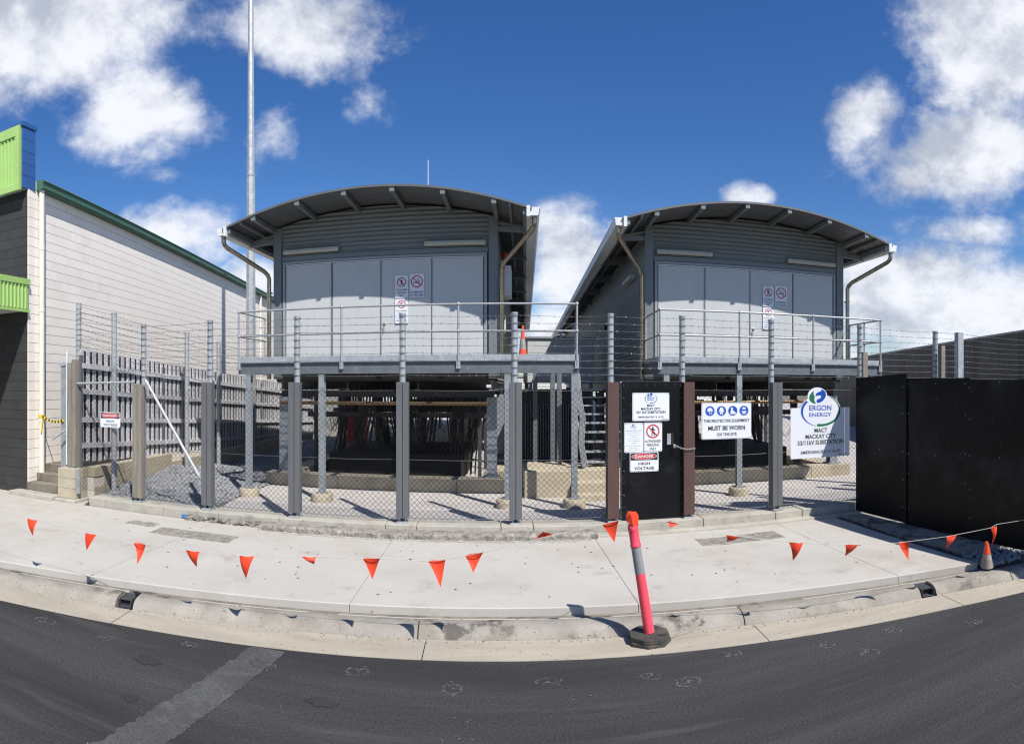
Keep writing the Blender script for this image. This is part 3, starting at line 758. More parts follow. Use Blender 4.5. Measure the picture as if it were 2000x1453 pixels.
# ------------------------------------------------------------------ light mast
mast = thing('light_mast', 'very tall tapered galvanised mast rising out of the top of the picture', 'mast', (-7.26, 17.37, .2))
MB().tube([(0, 0, 0), (0, 0, 8.6)], [.175, .135], 8).obj('shaft', 'galv', mast)
MB().tube([(0, 0, 8.5), (0, 0, 19)], [.118, .06], 8).obj('upper_shaft', 'galv', mast)
MB().lathe([(.142, 0), (.142, .06), (.12, .09)], 8, (0, 0, 8.56)).obj('joint_collar', 'galv_dull', mast)
MB().box(-.3, .3, -.3, .3, -.05, .03).obj('base_plate', 'galv', mast)

# ------------------------------------------------------------------ switch rooms
TH = .05                                               # both rooms are turned a little clockwise
W2 = 2.365
def zr(u): return 6.10 - .52 * (u / 3.05) ** 2
def elevated_room(cx, cy, L, label, flip):
    B = thing('switch_room', label, 'building', (cx, cy, 0), -TH, 'twin elevated switch rooms')
    # corrugated gable above the doors
    mb = MB(); us = [(-W2 + .02) + (2 * W2 - .04) * i / 30 for i in range(31)]; zs = []; z = 5.14
    while z < 6.2: zs.append(z); z += .0115
    for z in zs:
        for u in us: mb.v.append((u, -.012 * math.cos(2 * math.pi * z / .092), min(z, zr(u) - .045)))
    for i in range(len(zs) - 1):
        for k in range(30): a = i * 31 + k; mb.f.append((a, a + 1, a + 32, a + 31))
    mb.obj('gable_cladding', 'clad', B, smooth=True)
    # side cladding
    for s_ in (-1, 1):
        mb = MB(); zs = [2.42 + .0115 * i for i in range(int((5.66 - 2.42) / .0115))]
        for z in zs:
            x = s_ * (W2 + .0 + .012 * math.cos(2 * math.pi * z / .092))
            mb.v += [(x, .1, z), (x, L, z)]
        for i in range(len(zs) - 1): a = 2 * i; mb.f.append((a, a + 1, a + 3, a + 2) if s_ > 0 else (a, a + 2, a + 3, a + 1))
        mb.obj('side_cladding', 'clad', B, smooth=True)
        MB().box(s_ * 2.20 if s_ > 0 else -2.385, 2.385 if s_ > 0 else -2.20, -.045, .1, 2.5, zr(2.3) - .05).obj('corner_column', 'frame', B, bev=.006)
    MB().box(-W2, W2, L - .05, L, 2.42, 5.9).obj('rear_wall', 'clad', B)
    MB().box(-2.19, 2.19, .02, .06, 2.5, 5.5).obj('inner_wall', 'dark', B)
    MB().box(-2.19, 2.19, -.03, .015, 5.03, 5.13).obj('head_flashing', 'frame', B, bev=.004)
    # door set
    fr = MB(); fr.box(-2.17, -2.11, -.045, .02, 2.86, 5.02).box(2.11, 2.17, -.045, .02, 2.86, 5.02).box(-2.11, 2.11, -.045, .02, 4.965, 5.02)
    fr.obj('door_frame', 'door_trim', B, bev=.004)
    for k in range(4):
        u0 = -2.10 + k * 1.05; d_ = MB().box(u0 + .008, u0 + 1.042, -.03, .012, 2.87, 4.93).obj('door_panel', 'door', B, bev=.004)
        if k == 2:
            h = MB().lathe([(.012, 0), (.03, .004), (.03, .014), (.022, .02)], 12)
            hm = h.mesh('handle', 'brass', True); ho = put('handle', hm, d_, (u0 + .075, -.03, 3.62)); ho.rotation_euler = (R(90), 0, 0)
            MB().box(u0 + .04, u0 + .075, -.05, -.03, 3.45, 3.56).obj('padlock', 'galv_dull', d_)
    mb = MB().box(-2.10, 2.10, -.036, -.031, 4.935, 4.955)
    mb.obj('door_head_strip', 'gut_white', B)
    for u in (-1.06, 0, 1.06): MB().box(u - .012, u + .006, -.044, -.0305, 2.88, 4.93).obj('astragal', 'roof_steel', B)
    # batten lights over the doors
    for u0 in (-2.12, .92):
        lf = MB().box(u0, u0 + 1.21, -.055, -.02, 5.175, 5.255).obj('light_fitting', 'frame', B)
        p_ = [(-.055, 5.165), (-.10, 5.175), (-.115, 5.21), (-.105, 5.255), (-.055, 5.262)]
        m2 = MB(); n = len(p_)
        for u in (u0 - .01, u0 + 1.22):
            for y, z in p_: m2.v.append((u, y, z))
        for i in range(n): m2.f.append((i, (i + 1) % n, (i + 1) % n + n, i + n))
        m2.f += [tuple(range(n)), tuple(range(2 * n - 1, n - 1, -1))]
        m2.obj('diffuser', 'lamp', lf)
    # curved ribbed roof sheet
    v0 = -1.15; nu = 36; mb = MB(); pit = .095; nv = int((L + 1.6) / pit)
    vs = [v0 + pit * (i / 4) for i in range(nv * 4 + 1)]
    for v in vs:
        ph = (v - v0) / pit * 2 * math.pi
        for i in range(nu + 1):
            u = -3.05 + 6.1 * i / nu; mb.v.append((u, v, zr(u) + .009 * math.cos(ph)))
    for jx_ in range(len(vs) - 1):
        for i in range(nu): a = jx_ * (nu + 1) + i; mb.f.append((a, a + 1, a + nu + 2, a + nu + 1))
    mb.obj('roof', 'roof', B, smooth=True)
    mb = MB()
    for i in range(nu):
        u, u2 = -3.05 + 6.1 * i / nu, -3.05 + 6.1 * (i + 1) / nu
        mb.add([(u, v0 - .012, zr(u) - .028), (u2, v0 - .012, zr(u2) - .028), (u2, v0 - .012, zr(u2) + .014), (u, v0 - .012, zr(u) + .014),
                (u, v0 + .1, zr(u) - .028 + .02), (u2, v0 + .1, zr(u2) - .028 + .02), (u2, v0 + .1, zr(u2) + .014), (u, v0 + .1, zr(u) + .014)],
               [(0, 1, 2, 3), (3, 2, 6, 7), (0, 4, 5, 1)])
    mb.obj('barge_flashing', 'roof', B)
    # outriggers under the front overhang
    for u in (-2.36, -1.42, -.47, .47, 1.42, 2.36):
        z = zr(u) - .045
        b_ = MB().bar((u, -1.10, z - .02), (u, .0, z - .045), .075, .09).obj('outrigger', 'roof_steel', B)
        MB().box(u - .045, u + .045, -1.145, -1.1, z - .07, z + .03).obj('end_cleat', 'frame', b_)
    for s_ in (-1, 1):
        z = zr(3.0) - .05
        MB().bar((s_ * 2.92, -1.12, z - .02), (s_ * 2.92, L, z - .02), .06, .10).obj('eave_purlin', 'roof_steel', B)
        MB().bar((s_ * 2.65, -1.12, zr(2.65) - .05), (s_ * 2.65, L, zr(2.65) - .05), .05, .06).obj('eave_purlin', 'roof_steel', B)
        k = 0; v = .02
        while v < L:
            MB().bar((s_ * 2.38, v, 5.50), (s_ * 3.0, v, 5.47), .07, .1).obj('eave_bracket', 'roof_steel', B)
            MB().bar((s_ * 2.38, v, 5.62), (s_ * 3.0, v, zr(3.0) - .1), .05, .06).obj('eave_bracket', 'roof_steel', B)
            v += 2.6
        gp_ = [(0, .0), (.14, 0), (.155, .03), (.165, .12), (.18, .135), (.165, .15), (0, .15)]
        m2 = MB(); n = len(gp_)
        for v in (-1.13, L + .3):
            for dx, dz in gp_: m2.v.append((s_ * (3.02 + dx), v, zr(3.05) - .125 + dz))
        for i in range(n): m2.f.append((i, (i + 1) % n, (i + 1) % n + n, i + n))
        m2.f += [tuple(range(n)), tuple(range(2 * n - 1, n - 1, -1))]
        m2.obj('gutter', 'gut_white', B)
        MB().box(min(s_ * 2.955, s_ * 3.02), max(s_ * 2.955, s_ * 3.02), -1.17, L + .3, zr(3.05) - .15, zr(3.05) + .045).obj('eave_fascia', 'gut_white', B)
        # stainless downpipe
        zt = zr(3.05) - .12; wu, wz = (2.47, 4.72)
        pts = [(3.10, -1.0, zt), (3.10, -1.0, zt - .12), (3.09, -.985, zt - .17), (3.05, -.94, zt - .23), (2.54, -.18, wz + .10), (2.49, -.11, wz + .03), (wu, -.09, wz - .05), (wu, -.09, 2.5)]
        if s_ > 0 and not flip or s_ < 0 and flip: pass
        MB().tube([(s_ * a_, b_, c_) for a_, b_, c_ in pts], .048, 12).obj('downpipe', 'stainless', B, smooth=True)
        for z in (4.35, 3.4): MB().box(s_ * wu - .06, s_ * wu + .06, -.10, -.03, z, z + .03).obj('pipe_clip', 'galv_dull', B)
    # under-floor frame, columns and ground beam
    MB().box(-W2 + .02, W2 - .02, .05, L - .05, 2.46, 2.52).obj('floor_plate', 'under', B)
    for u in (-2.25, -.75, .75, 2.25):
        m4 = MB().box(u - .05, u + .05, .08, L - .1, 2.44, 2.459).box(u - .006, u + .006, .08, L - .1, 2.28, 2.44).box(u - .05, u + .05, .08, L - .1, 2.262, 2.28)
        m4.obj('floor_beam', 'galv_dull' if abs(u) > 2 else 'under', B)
    v = .3
    while v < L - .2:
        MB().box(-2.3, 2.3, v - .04, v + .04, 2.12, 2.26).obj('cross_beam', 'under', B)
        for s_ in (-1, 1):
            u = s_ * 2.25
            c_ = MB().box(u - .10, u + .10, v - .1, v - .088, .5, 2.12).box(u - .10, u + .10, v + .088, v + .1, .5, 2.12).box(u - .006, u + .006, v - .088, v + .088, .5, 2.12)
            c_.box(u - .16, u + .16, v - .16, v + .16, .475, .50)
            c_.obj('column', 'galv_dull', B)
        v += 4.3
    for s_ in (-1, 1):
        MB().box(min(s_ * 2.05, s_ * 2.5), max(s_ * 2.05, s_ * 2.5), .45, L, .1, .45).obj('ground_beam', 'tan_concrete', B)
    k = 0
    for u0, u1 in ((-2.6, -2.0), (-2.0, -.95), (-.95, .35), (.35, 1.55), (1.55, 2.6)):
        MB().box(u0 + .003, u1 - .003, .0, .44, .1, .47).obj('ground_beam', 'tan_concrete', B, bev=.008)
    return B
BL = elevated_room(-2.305, 12.42, 22.5, 'left elevated grey switch room with curved roof, aerial on top and a cone on its deck', False)
BR = elevated_room(5.555, 12.58, 26.5, 'right elevated grey switch room with curved roof, nearest the black hoarding', True)
# side fittings
def locl(o, u, v, z): return Vector((o.location.x + u * math.cos(TH) + v * math.sin(TH), o.location.y - u * math.sin(TH) + v * math.cos(TH), z))
MB().box(-2.50, -2.38, 1.15, 2.35, 4.85, 4.93).obj('side_light', 'lamp', BR)
MB().box(-2.44, -2.38, 6.0, 6.16, 4.1, 4.25).obj('side_camera', 'dark', BR)
MB().box(2.38, 2.62, 1.2, 1.9, 4.35, 5.0).obj('meter_box', 'gut_white', BL)
MB().lathe([(.06, 0), (.07, .1), (.05, .16)], 12, (2.5, .9, 5.05)).obj('alarm_lamp', 'red', BL)
MB().box(2.42, 2.50, .75, 1.0, 4.85, 5.02).obj('alarm_box', 'gut_white', BL)
MB().box(2.38, 2.45, 2.8, 3.1, 3.7, 4.1).obj('wall_notice', 'sign_white', BL)
MB().box(-2.62, -2.6, 3.1, 3.4, 3.6, 4.15).obj('wall_notice', 'sign_white', BR)
q = at(832, 352, 16.0)
ae = MB().tube([(0, 0, -.1), (0, 0, .5), (0, 0, .52), (0, 0, 2.15)], [.03, .03, .014, .008], 8).obj('aerial', 'gut_white', BL)
ae.location = ((832 - 800) * .0 - .02 + .42, 3.6, 6.12)

# access decks
def deck(B, u0, u1, posts_u, rail_u, label, left_return, right_return, feet):
    T = thing('access_deck', label, 'platform', B.location, -TH, 'steel access decks before the switch rooms')
    vf = -1.47
    st = MB(); nb = int((u1 - u0) / .045)
    for i in range(nb): u = u0 + .02 + i * .045; st.box(u, u + .006, vf + .02, -.05, 2.80, 2.825)
    for k in range(14): v = vf + .05 + k * .1; st.box(u0, u1, v, v + .006, 2.802, 2.822)
    stuff(st.obj('grating', 'galv_dull', T))
    MB().box(u0, u1, vf - .012, vf, 2.80, 2.91).obj('toe_board', 'galv', T)
    cb = MB().box(u0, u1, vf - .03, vf + .05, 2.785, 2.797).box(u0, u1, vf + .01, vf + .018, 2.59, 2.785).box(u0, u1, vf - .03, vf + .05, 2.578, 2.59)
    cb.obj('edge_beam', 'slate', T)
    for u in (u0 + .02, u1 - .02):
        c2 = MB().box(u - .03, u + .03, vf + .06, -.05, 2.785, 2.796).box(u - .004, u + .004, vf + .06, -.05, 2.60, 2.785).box(u - .03, u + .03, vf + .06, -.05, 2.588, 2.60)
        c2.obj('end_beam', 'slate', T)
        MB().box(u - .006, u + .006, vf + .02, -.1, 2.80, 2.91).obj('toe_board', 'galv', T)
    n = 5
    for k in range(1, n):
        u = u0 + (u1 - u0) * k / n; MB().box(u - .03, u + .03, vf + .06, -.05, 2.64, 2.78).obj('joist', 'galv_dull', T)
    for u in posts_u:
        p_ = MB().box(u - .055, u + .055, vf - .02, vf - .008, .38, 2.57).box(u - .055, u + .055, vf + .07, vf + .082, .38, 2.57).box(u - .006, u + .006, vf - .008, vf + .07, .38, 2.57)
        p_.box(u - .09, u + .09, vf - .06, vf + .12, .365, .38)
        p_.obj('support_post', 'galv_dull', T)
    for u in feet:
        f_ = MB().lathe([(.20, .12), (.205, .3), (.195, .345), (.18, .36)], 24, (u, vf + .03, 0)).obj('footing', 'tan_concrete', T, smooth=False); smooth_angle(f_)
    zt, zm = 3.80, 3.32
    def stanchion(u, v):
        s_ = MB().tube([(u, v, 2.72), (u, v, zt)], .021, 8).obj('stanchion', 'rail', T, smooth=True)
        for z in (zt, zm):
            MB().lathe([(.012, -.034), (.028, -.02), (.034, 0), (.028, .02), (.012, .034)], 10, (u, v, z)).obj('ball_joint', 'rail', s_, smooth=True)
        MB().box(u - .035, u + .035, v - .012, v + .03, 2.66, 2.8).obj('mounting_plate', 'galv', s_)
    for u in rail_u: stanchion(u, vf - .02)
    for z in (zt, zm): MB().tube([(rail_u[0], vf - .02, z), (rail_u[-1], vf - .02, z)], .019, 8).obj('handrail', 'rail', T, smooth=True)
    for flag, u in ((left_return, rail_u[0]), (right_return, rail_u[-1])):
        if not flag: continue
        for z in (zt, zm): MB().tube([(u, vf - .02, z), (u, flag, z)], .019, 8).obj('handrail', 'rail', T, smooth=True)
        stanchion(u, flag)
        if flag > -.6 and u > 0: stanchion(u, (vf + flag) / 2)
    return T
DL = deck(BL, -2.52, 3.88, [-2.3, -.79, 2.62, 3.8], [-2.50, -.40, 1.75, 3.84], 'long galvanised deck before the left room, reaching past it over the gap', -.25, None, [-2.3, -.79, 2.62, 3.8])
DR = deck(BR, -2.42, 2.55, [-2.25, -.78, 2.3], [-2.38, -.78, .84, 2.50], 'shorter galvanised deck before the right room with rails at both ends', -.1, -.15, [-.78, 2.3])
# handrail gate bits on the landing behind the left deck
lr = thing('stair_rail', 'small steel landing handrail in the gap between the two rooms', 'handrail')
for x_, y_ in ((1.75, 13.2), (1.98, 14.0), (1.55, 14.2)):
    MB().tube([(x_, y_, 2.75), (x_, y_, 3.72)], .02, 8).obj('stanchion', 'galv_dull', lr, smooth=True)
for z in (3.72, 3.3): MB().tube([(1.55, 14.2, z - .1), (1.75, 13.2, z), (1.98, 14.0, z)], .019, 8).obj('handrail', 'galv_dull', lr, smooth=True)

# concrete landing and steel stair between the rooms
ld = thing('concrete_landing', 'pale concrete landing block with two steps at the foot of the steel stair', 'landing')
MB().box(.58, 1.48, 11.75, 13.2, .15, .72).obj('landing_block', 'tan_concrete', ld, bev=.02)
MB().box(1.49, 2.75, 11.95, 13.2, .15, .70).obj('landing_block', 'tan_concrete', ld, bev=.015)
MB().box(1.49, 2.75, 11.62, 11.945, .15, .50).obj('step', 'tan_concrete', ld, bev=.015)
MB().box(1.49, 2.75, 11.30, 11.615, .15, .32).obj('step', 'tan_concrete', ld, bev=.015)
ss = thing('steel_stair', 'dark open steel stair rising between the two rooms', 'stairs')
for k in range(11):
    y = 12.35 + k * .24; z = .78 + k * .185
    MB().box(1.82, 2.86, y, y + .22, z, z + .03).obj('tread', 'galv', ss)
for x in (1.80, 2.88): MB().bar((x, 12.2, .75), (x, 15.0, 2.85), .02, .22).obj('stringer', 'galv_dull', ss)
for x, y, h in ((1.35, 12.7, 2.2), (1.28, 13.4, 2.2), (.95, 14.2, 2.2)):
    MB().box(x - .05, x + .05, y - .05, y + .05, .2, 2.78).obj('stair_post', 'slate', ss)
mb = MB()
for k in range(4):
    x = 1.62 + .03 * k
    mb.tube([(x, 12.2 + .02 * k, 2.6), (x + .03, 12.18, 2.1), (x + .10, 12.15, 1.7), (x + .07, 12.15, 1.2), (x + .14, 12.1, .73)], .018, 6)
o = mb.obj('conduit_bundle', 'cap', smooth=True); tag(o, 'pale flexible conduits hanging beside the steel stair', 'conduit')

# plant under the rooms: racks, pipes and hanging cables
def undercroft(B, L, seed, lab):
    rnd = random.Random(seed)
    T = thing('cable_rack', lab, 'cable rack', B.location, -TH)
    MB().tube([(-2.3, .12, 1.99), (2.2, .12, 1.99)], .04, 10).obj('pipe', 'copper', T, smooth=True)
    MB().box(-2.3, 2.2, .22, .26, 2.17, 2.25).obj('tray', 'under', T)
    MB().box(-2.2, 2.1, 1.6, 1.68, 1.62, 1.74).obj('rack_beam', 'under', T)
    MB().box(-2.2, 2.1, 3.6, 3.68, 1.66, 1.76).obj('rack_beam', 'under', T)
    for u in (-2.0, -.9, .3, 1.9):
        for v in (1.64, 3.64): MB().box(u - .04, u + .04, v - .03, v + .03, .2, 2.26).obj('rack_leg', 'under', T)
    for c_ in range(11):                                  # bundles of cables dropping in smooth curves
        u0 = -1.75 + c_ * .35 + rnd.uniform(-.08, .08); v0 = rnd.choice((1.5, 1.9, 2.6, 3.5)); sw = rnd.choice((-1, 1)) * rnd.uniform(.1, .5)
        for k in range(rnd.choice((3, 4, 5))):
            u = u0 + k * .065; r_ = rnd.choice((.02, .026, .03)); sk = sw * (1 - .12 * k); pts = []
            for i in range(13):
                t = i / 12; pts.append((u + sk * (3 * t * t - 2 * t * t * t), v0 + .03 * k, 2.2 - 1.9 * t))
            MB().tube(pts, r_, 6).obj('cable', 'cable', T, smooth=True)
    for k in range(22):
        u = rnd.uniform(-1.7, 1.7); dz = rnd.uniform(.2, .6); w_ = rnd.uniform(.05, .3)
        pts = [(u - w_ + 2 * w_ * i / 8, 1.4, 1.65 - dz * math.sin(math.pi * i / 8)) for i in range(9)]
        MB().tube(pts, .008, 4).obj('earth_wire', 'brown_timber' if k % 3 == 0 else 'cable', T)
    # black duct pit and low racks fill the middle
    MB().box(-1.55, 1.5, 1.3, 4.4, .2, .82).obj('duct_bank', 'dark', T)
    for k in range(6):
        v = 5 + k * 2.6
        MB().box(-2.0, 2.0, v, v + .05, 1.7, 1.82).obj('rack_beam', 'under', T)
        for u in (-1.3, .9): MB().box(u - .05, u + .05, v, v + .1, .2, 2.2).obj('rack_leg', 'under', T)
undercroft(BL, 22, 11, 'dark racks, pipe and hanging black cables beneath the left room')
undercroft(BR, 26, 12, 'dark racks, pipe and hanging black cables beneath the right room')
# pieces standing in the yard behind
o = MB().box(-.6, .6, -.4, .4, 0, 1.05).obj('equipment_cabinet', 'shed', loc=(-1.3, 27.5, .2), bev=.02); tag(o, 'small cream cabinet glimpsed beneath the left room', 'cabinet')
o = MB().box(-.35, .35, -.3, .3, 0, 1.5).obj('red_hydrant_box', 'red', loc=(-5.2, 23.0, .2), bev=.02); tag(o, 'red cabinet glimpsed beneath the left room', 'cabinet')
o = MB().box(-.1, .1, -.1, .1, 0, 2.0).obj('teal_pipe_stand', 'teal', loc=(-3.0, 21.0, .2), bev=.02); tag(o, 'thin teal stand glimpsed beneath the left room', 'stand')
rs = thing('rear_shed', 'pale sheeted shed wall at the far end of the yard', 'building')
mb = MB(); zs = [.2 + .05 * i for i in range(56)]
for i, z in enumerate(zs): y = 42 + (.02 if i % 2 else 0); mb.v += [(-9, y, z), (21, y, z)]
for i in range(len(zs) - 1): mb.f.append((2 * i, 2 * i + 1, 2 * i + 3, 2 * i + 2))
mb.obj('wall_sheet', 'shed', rs)
MB().box(-9, 21, 41.95, 44, 2.95, 3.05).obj('roof_edge', 'cap', rs)
tb = thing('transformer_enclosure', 'plain pale grey enclosure seen between the two rooms above the deck', 'enclosure')
MB().box(1.0, 3.05, 18.5, 21.0, 2.45, 3.78).obj('body', 'door', tb, bev=.02)
for x_ in (1.1, 2.95):
    for y_ in (18.6, 20.9): MB().box(x_ - .06, x_ + .06, y_ - .06, y_ + .06, .2, 2.45).obj('leg', 'galv_dull', tb)
MB().box(.95, 3.1, 18.45, 21.05, 3.78, 3.84).obj('lid', 'cap', tb)

tr = thing('transformer', 'dark finned transformer standing in the shade between the two rooms', 'transformer')
MB().box(.75, 2.55, 16.0, 17.6, .2, 2.2).obj('tank', 'under', tr, bev=.02)
for k in range(26): MB().box(.8 + k * .066, .81 + k * .066, 15.8, 16.0, .5, 1.9).obj('cooling_fin', 'galv_dull', tr)
MB().box(.7, 2.6, 15.78, 17.65, 2.2, 2.26).obj('lid', 'under', tr)
# traffic cone on the left deck
def cone(name, label, loc, h, r, mats, base=True, rzx=(0, 0, 0)):
    T = thing(name, label, 'traffic cone', loc); T.rotation_euler = rzx
    def rad(t): return r * (1 - t) + .018 * t
    for a, b, mt, nm in mats:
        MB().lathe([(rad(a) + (.001 if nm == 'reflective_band' else 0), h * a), (rad(b) + (.001 if nm == 'reflective_band' else 0), h * b)], 18).obj(nm, mt, T, smooth=True)
    if base: MB().box(-r * 1.35, r * 1.35, -r * 1.35, r * 1.35, 0, .03).obj('base', mats[0][2], T, bev=.008)
    return T
c = at(1021, 705, 11.75)
cone('traffic_cone', 'tall orange cone with pale band on the left deck', (c.x, 11.75, 2.825), .68, .09, [(.04, .34, 'cone_orange', 'cone_body'), (.34, .62, 'cone_white', 'reflective_band'), (.62, 1, 'cone_orange', 'cone_tip')])
c = gr(1928, 1107, .1)
cone('traffic_cone', 'small dirty orange cone standing on the kerb', (c.x, c.y, .105), .32, .085, [(0, .55, 'cone_dirty', 'cone_body'), (.55, 1, 'cone_orange', 'cone_tip')], False, (R(3), R(-8), .3))

# tilt-up concrete wall at the right
tw = thing('concrete_wall', 'high weathered brown concrete wall of the neighbour, running back at the right', 'wall')
p0, p1 = Vector((11.6, 8.0, 0)), Vector((21.5, 37.4, 0)); d = (p1 - p0).normalized(); nm_ = Vector((-d.y, d.x, 0)); n = 10; ln = (p1 - p0).length / n
for k in range(n):
    a = p0 + d * (ln * k + .015); b = p0 + d * (ln * (k + 1) - .015); zt = 3.80
    mb = MB().add([(a.x, a.y, 0), (b.x, b.y, 0), (b.x - nm_.x * .15, b.y - nm_.y * .15, 0), (a.x - nm_.x * .15, a.y - nm_.y * .15, 0),
                   (a.x, a.y, zt), (b.x, b.y, zt), (b.x - nm_.x * .15, b.y - nm_.y * .15, zt), (a.x - nm_.x * .15, a.y - nm_.y * .15, zt)],
                  [(0, 4, 5, 1), (1, 5, 6, 2), (2, 6, 7, 3), (3, 7, 4, 0), (4, 7, 6, 5)])
    mb.obj('wall_panel', 'tiltup', tw)
MB().bar(p0 - nm_ * .075 + Vector((0, 0, 3.83)), p1 - nm_ * .075 + Vector((0, 0, 3.83)), .2, .06).obj('capping', 'cap', tw)

# ------------------------------------------------------------------ black plywood hoarding
hd = thing('plywood_hoarding', 'tall black film faced plywood hoarding closing the right end of the fence', 'hoarding')
hp = [(6.05, 9.0), (6.14, 7.72), (6.26, 6.42), (6.36, 5.22), (6.46, 4.0)]
for i in range(4):
    a, b = Vector((*hp[i], 0)), Vector((*hp[i + 1], 0)); off = .022 * ((i + 1) % 2)
    d = (b - a).normalized(); nn = Vector((d.y, -d.x, 0))
    if nn.x > 0: nn = -nn
    a2, b2 = a - d * (.03 if i else 0), b + d * .03
    zt0, zt1 = (2.49, 2.55) if i == 0 else ((2.475, 2.47), (2.44, 2.44), (2.47, 2.47))[i - 1]
    zb = .13 if i else .16
    def pt(q, z, k): v = q + nn * (off + k); return (v.x, v.y, z)
    mb = MB().add([pt(a2, zb, 0), pt(b2, zb, 0), pt(b2, zt1, 0), pt(a2, zt0, 0), pt(a2, zb, .018), pt(b2, zb, .018), pt(b2, zt1, .018), pt(a2, zt0, .018)],
                  [(0, 1, 2, 3), (7, 6, 5, 4), (0, 4, 5, 1), (1, 5, 6, 2), (2, 6, 7, 3), (3, 7, 4, 0)])
    pn = mb.obj('plywood_sheet', 'ply', hd)
    sc_ = MB()
    for z in (.4, .9, 1.3, 1.9, 2.35):
        for t in (.04, .5, .96) if z in (1.3, 2.35) else (.04, .96):
            q = a.lerp(b, t) + nn * (off + .0185); z_ = z + random.uniform(-.06, .06)
            sc_.lathe([(.007, -.007), (.007, .007)], 6, (q.x, q.y, z_))
    sc_.obj('screws', 'galv', pn); pn.children[0]['kind'] = 'stuff'
for (x, y) in hp[:4]: MB().box(x + .01, x + .06, y - .04, y + .04, .1, 2.40).obj('stud', 'raw_timber', hd)

# ------------------------------------------------------------------ pedestrian gate
GX0, GX1 = at(1212, 800, FY).x, at(1334, 800, FY).x
gate = thing('gate', 'black sheeted pedestrian gate between the two brown posts', 'gate', (0, 0, 0))
lf = MB().box(GX0 + .015, GX1 - .015, FY - .02, FY - .008, .31, 2.42).obj('gate_sheet', 'ply', gate)
fr = MB()
fr.tube([(GX0 + .0, FY + .02, 2.40), (GX1, FY + .02, 2.40)], .022, 8).tube([(GX0 + .02, FY + .02, .34), (GX1 - .02, FY + .02, .34)], .022, 8)
fr.tube([(GX0 + .02, FY + .02, .32), (GX0 + .02, FY + .02, 2.42)], .022, 8).tube([(GX1 - .02, FY + .02, .32), (GX1 - .02, FY + .02, 2.42)], .022, 8)
fr.obj('gate_frame', 'galv', gate, smooth=True)
tw_ = MB()
for k in range(11):
    z = .5 + k * .185
    for x in (GX0 + .03, GX1 - .06): tw_.tube([(x, FY - .028, z), (x + .03, FY - .032, z + .006 * (-1) ** k)], .0028, 4)
for k in range(6): x = GX0 + .1 + k * .15; tw_.tube([(x, FY - .028, 2.385), (x, FY - .03, 2.35)], .0028, 4)
stuff(tw_.obj('wire_twist', 'barb', gate))
a = at(1301, 846, FY); b = at(1321, 868, FY)
MB().box(a.x, a.x + .11, FY - .0265, FY - .0205, b.z, a.z).obj('latch_opening', 'dark', gate)
MB().box(a.x + .005, a.x + .065, FY - .04, FY - .027, b.z + .005, a.z - .005).obj('latch_plate', 'galv', gate)
ch = thing('chain', 'galvanised chain looped from the gate latch round the right brown post', 'chain')
c0 = at(1317, 869, FY - .1); c1 = at(1357, 876, FY - .14)
for k in range(13):
    t = k / 12; q = c0.lerp(c1, t); q.y = FY - .11 - .01 * t; q.z -= .035 * math.sin(math.pi * t)
    lk = []
    for i in range(9):
        a_ = 2 * math.pi * i / 8
        lk.append((q.x + .017 * math.cos(a_), q.y + (.010 * math.sin(a_) if k % 2 else 0), q.z + (0 if k % 2 else .010 * math.sin(a_))))
    MB().tube(lk, .0035, 5).obj('chain_link', 'galv', ch, smooth=True)
MB().box(c0.x - .01, c0.x + .035, FY - .075, FY - .055, c0.z - .05, c0.z).obj('padlock', 'brass', ch, bev=.004)

# ------------------------------------------------------------------ signs
_tc = {}
def text_mesh(s, mat, bold=.012):
    k = (s, mat, bold)
    if k in _tc: return _tc[k]
    cu = bpy.data.curves.new('lettering', 'FONT'); cu.body = s; cu.size = 1.0; cu.offset = bold; cu.resolution_u = 3
    to = bpy.data.objects.new('lettering', cu); COL.objects.link(to)
    bpy.context.view_layer.update()
    me = bpy.data.meshes.new_from_object(to.evaluated_get(bpy.context.evaluated_depsgraph_get()))
    bpy.data.objects.remove(to); bpy.data.curves.remove(cu)
    xs_ = [v.co.x for v in me.vertices]; ys_ = [v.co.y for v in me.vertices]
    x0, x1, y0, y1 = min(xs_), max(xs_), min(ys_), max(ys_)
    for v in me.vertices:                       # unit square, standing up, facing the street
        v.co = ((v.co.x - x0) / (x1 - x0) - .5, 0, (v.co.y - y0) / (y1 - y0) - .5)
    me.name = 'lettering'; me.materials.clear(); me.materials.append(M[mat]); me.update()
    _tc[k] = me; return me
def lettering(par, s, cx_, cz_, w_, h_, mat='ink', y=-.006, bold=.012, tilt=0):
    o = put('lettering', text_mesh(s, mat, bold), par, (cx_, y, cz_)); o.scale = (w_, 1, h_)
    if tilt: o.rotation_euler = (0, tilt, 0)
    return o
def ell(cx_, cz_, rx, rz, a0=0, a1=360, n=40, rot=0):
    out = []
    for k in range(n + (0 if a1 - a0 >= 360 else 1)):
        a = R(a0 + (a1 - a0) * k / n); x, z = rx * math.cos(a), rz * math.sin(a)
        out.append((cx_ + x * math.cos(rot) - z * math.sin(rot), cz_ + x * math.sin(rot) + z * math.cos(rot)))
    return out
def flat(par, name, poly, mat, y, t=.0015):
    """small solid decal, t thick, its face at -y"""
    n = len(poly); mb = MB()
    mb.v = [(x, y, z) for x, z in poly] + [(x, y + t, z) for x, z in poly]
    mb.f = [tuple(range(n))] + [(i, (i + 1) % n, (i + 1) % n + n, i + n) for i in range(n)]
    me = mb.mesh(name, mat); return put(name, me, par)
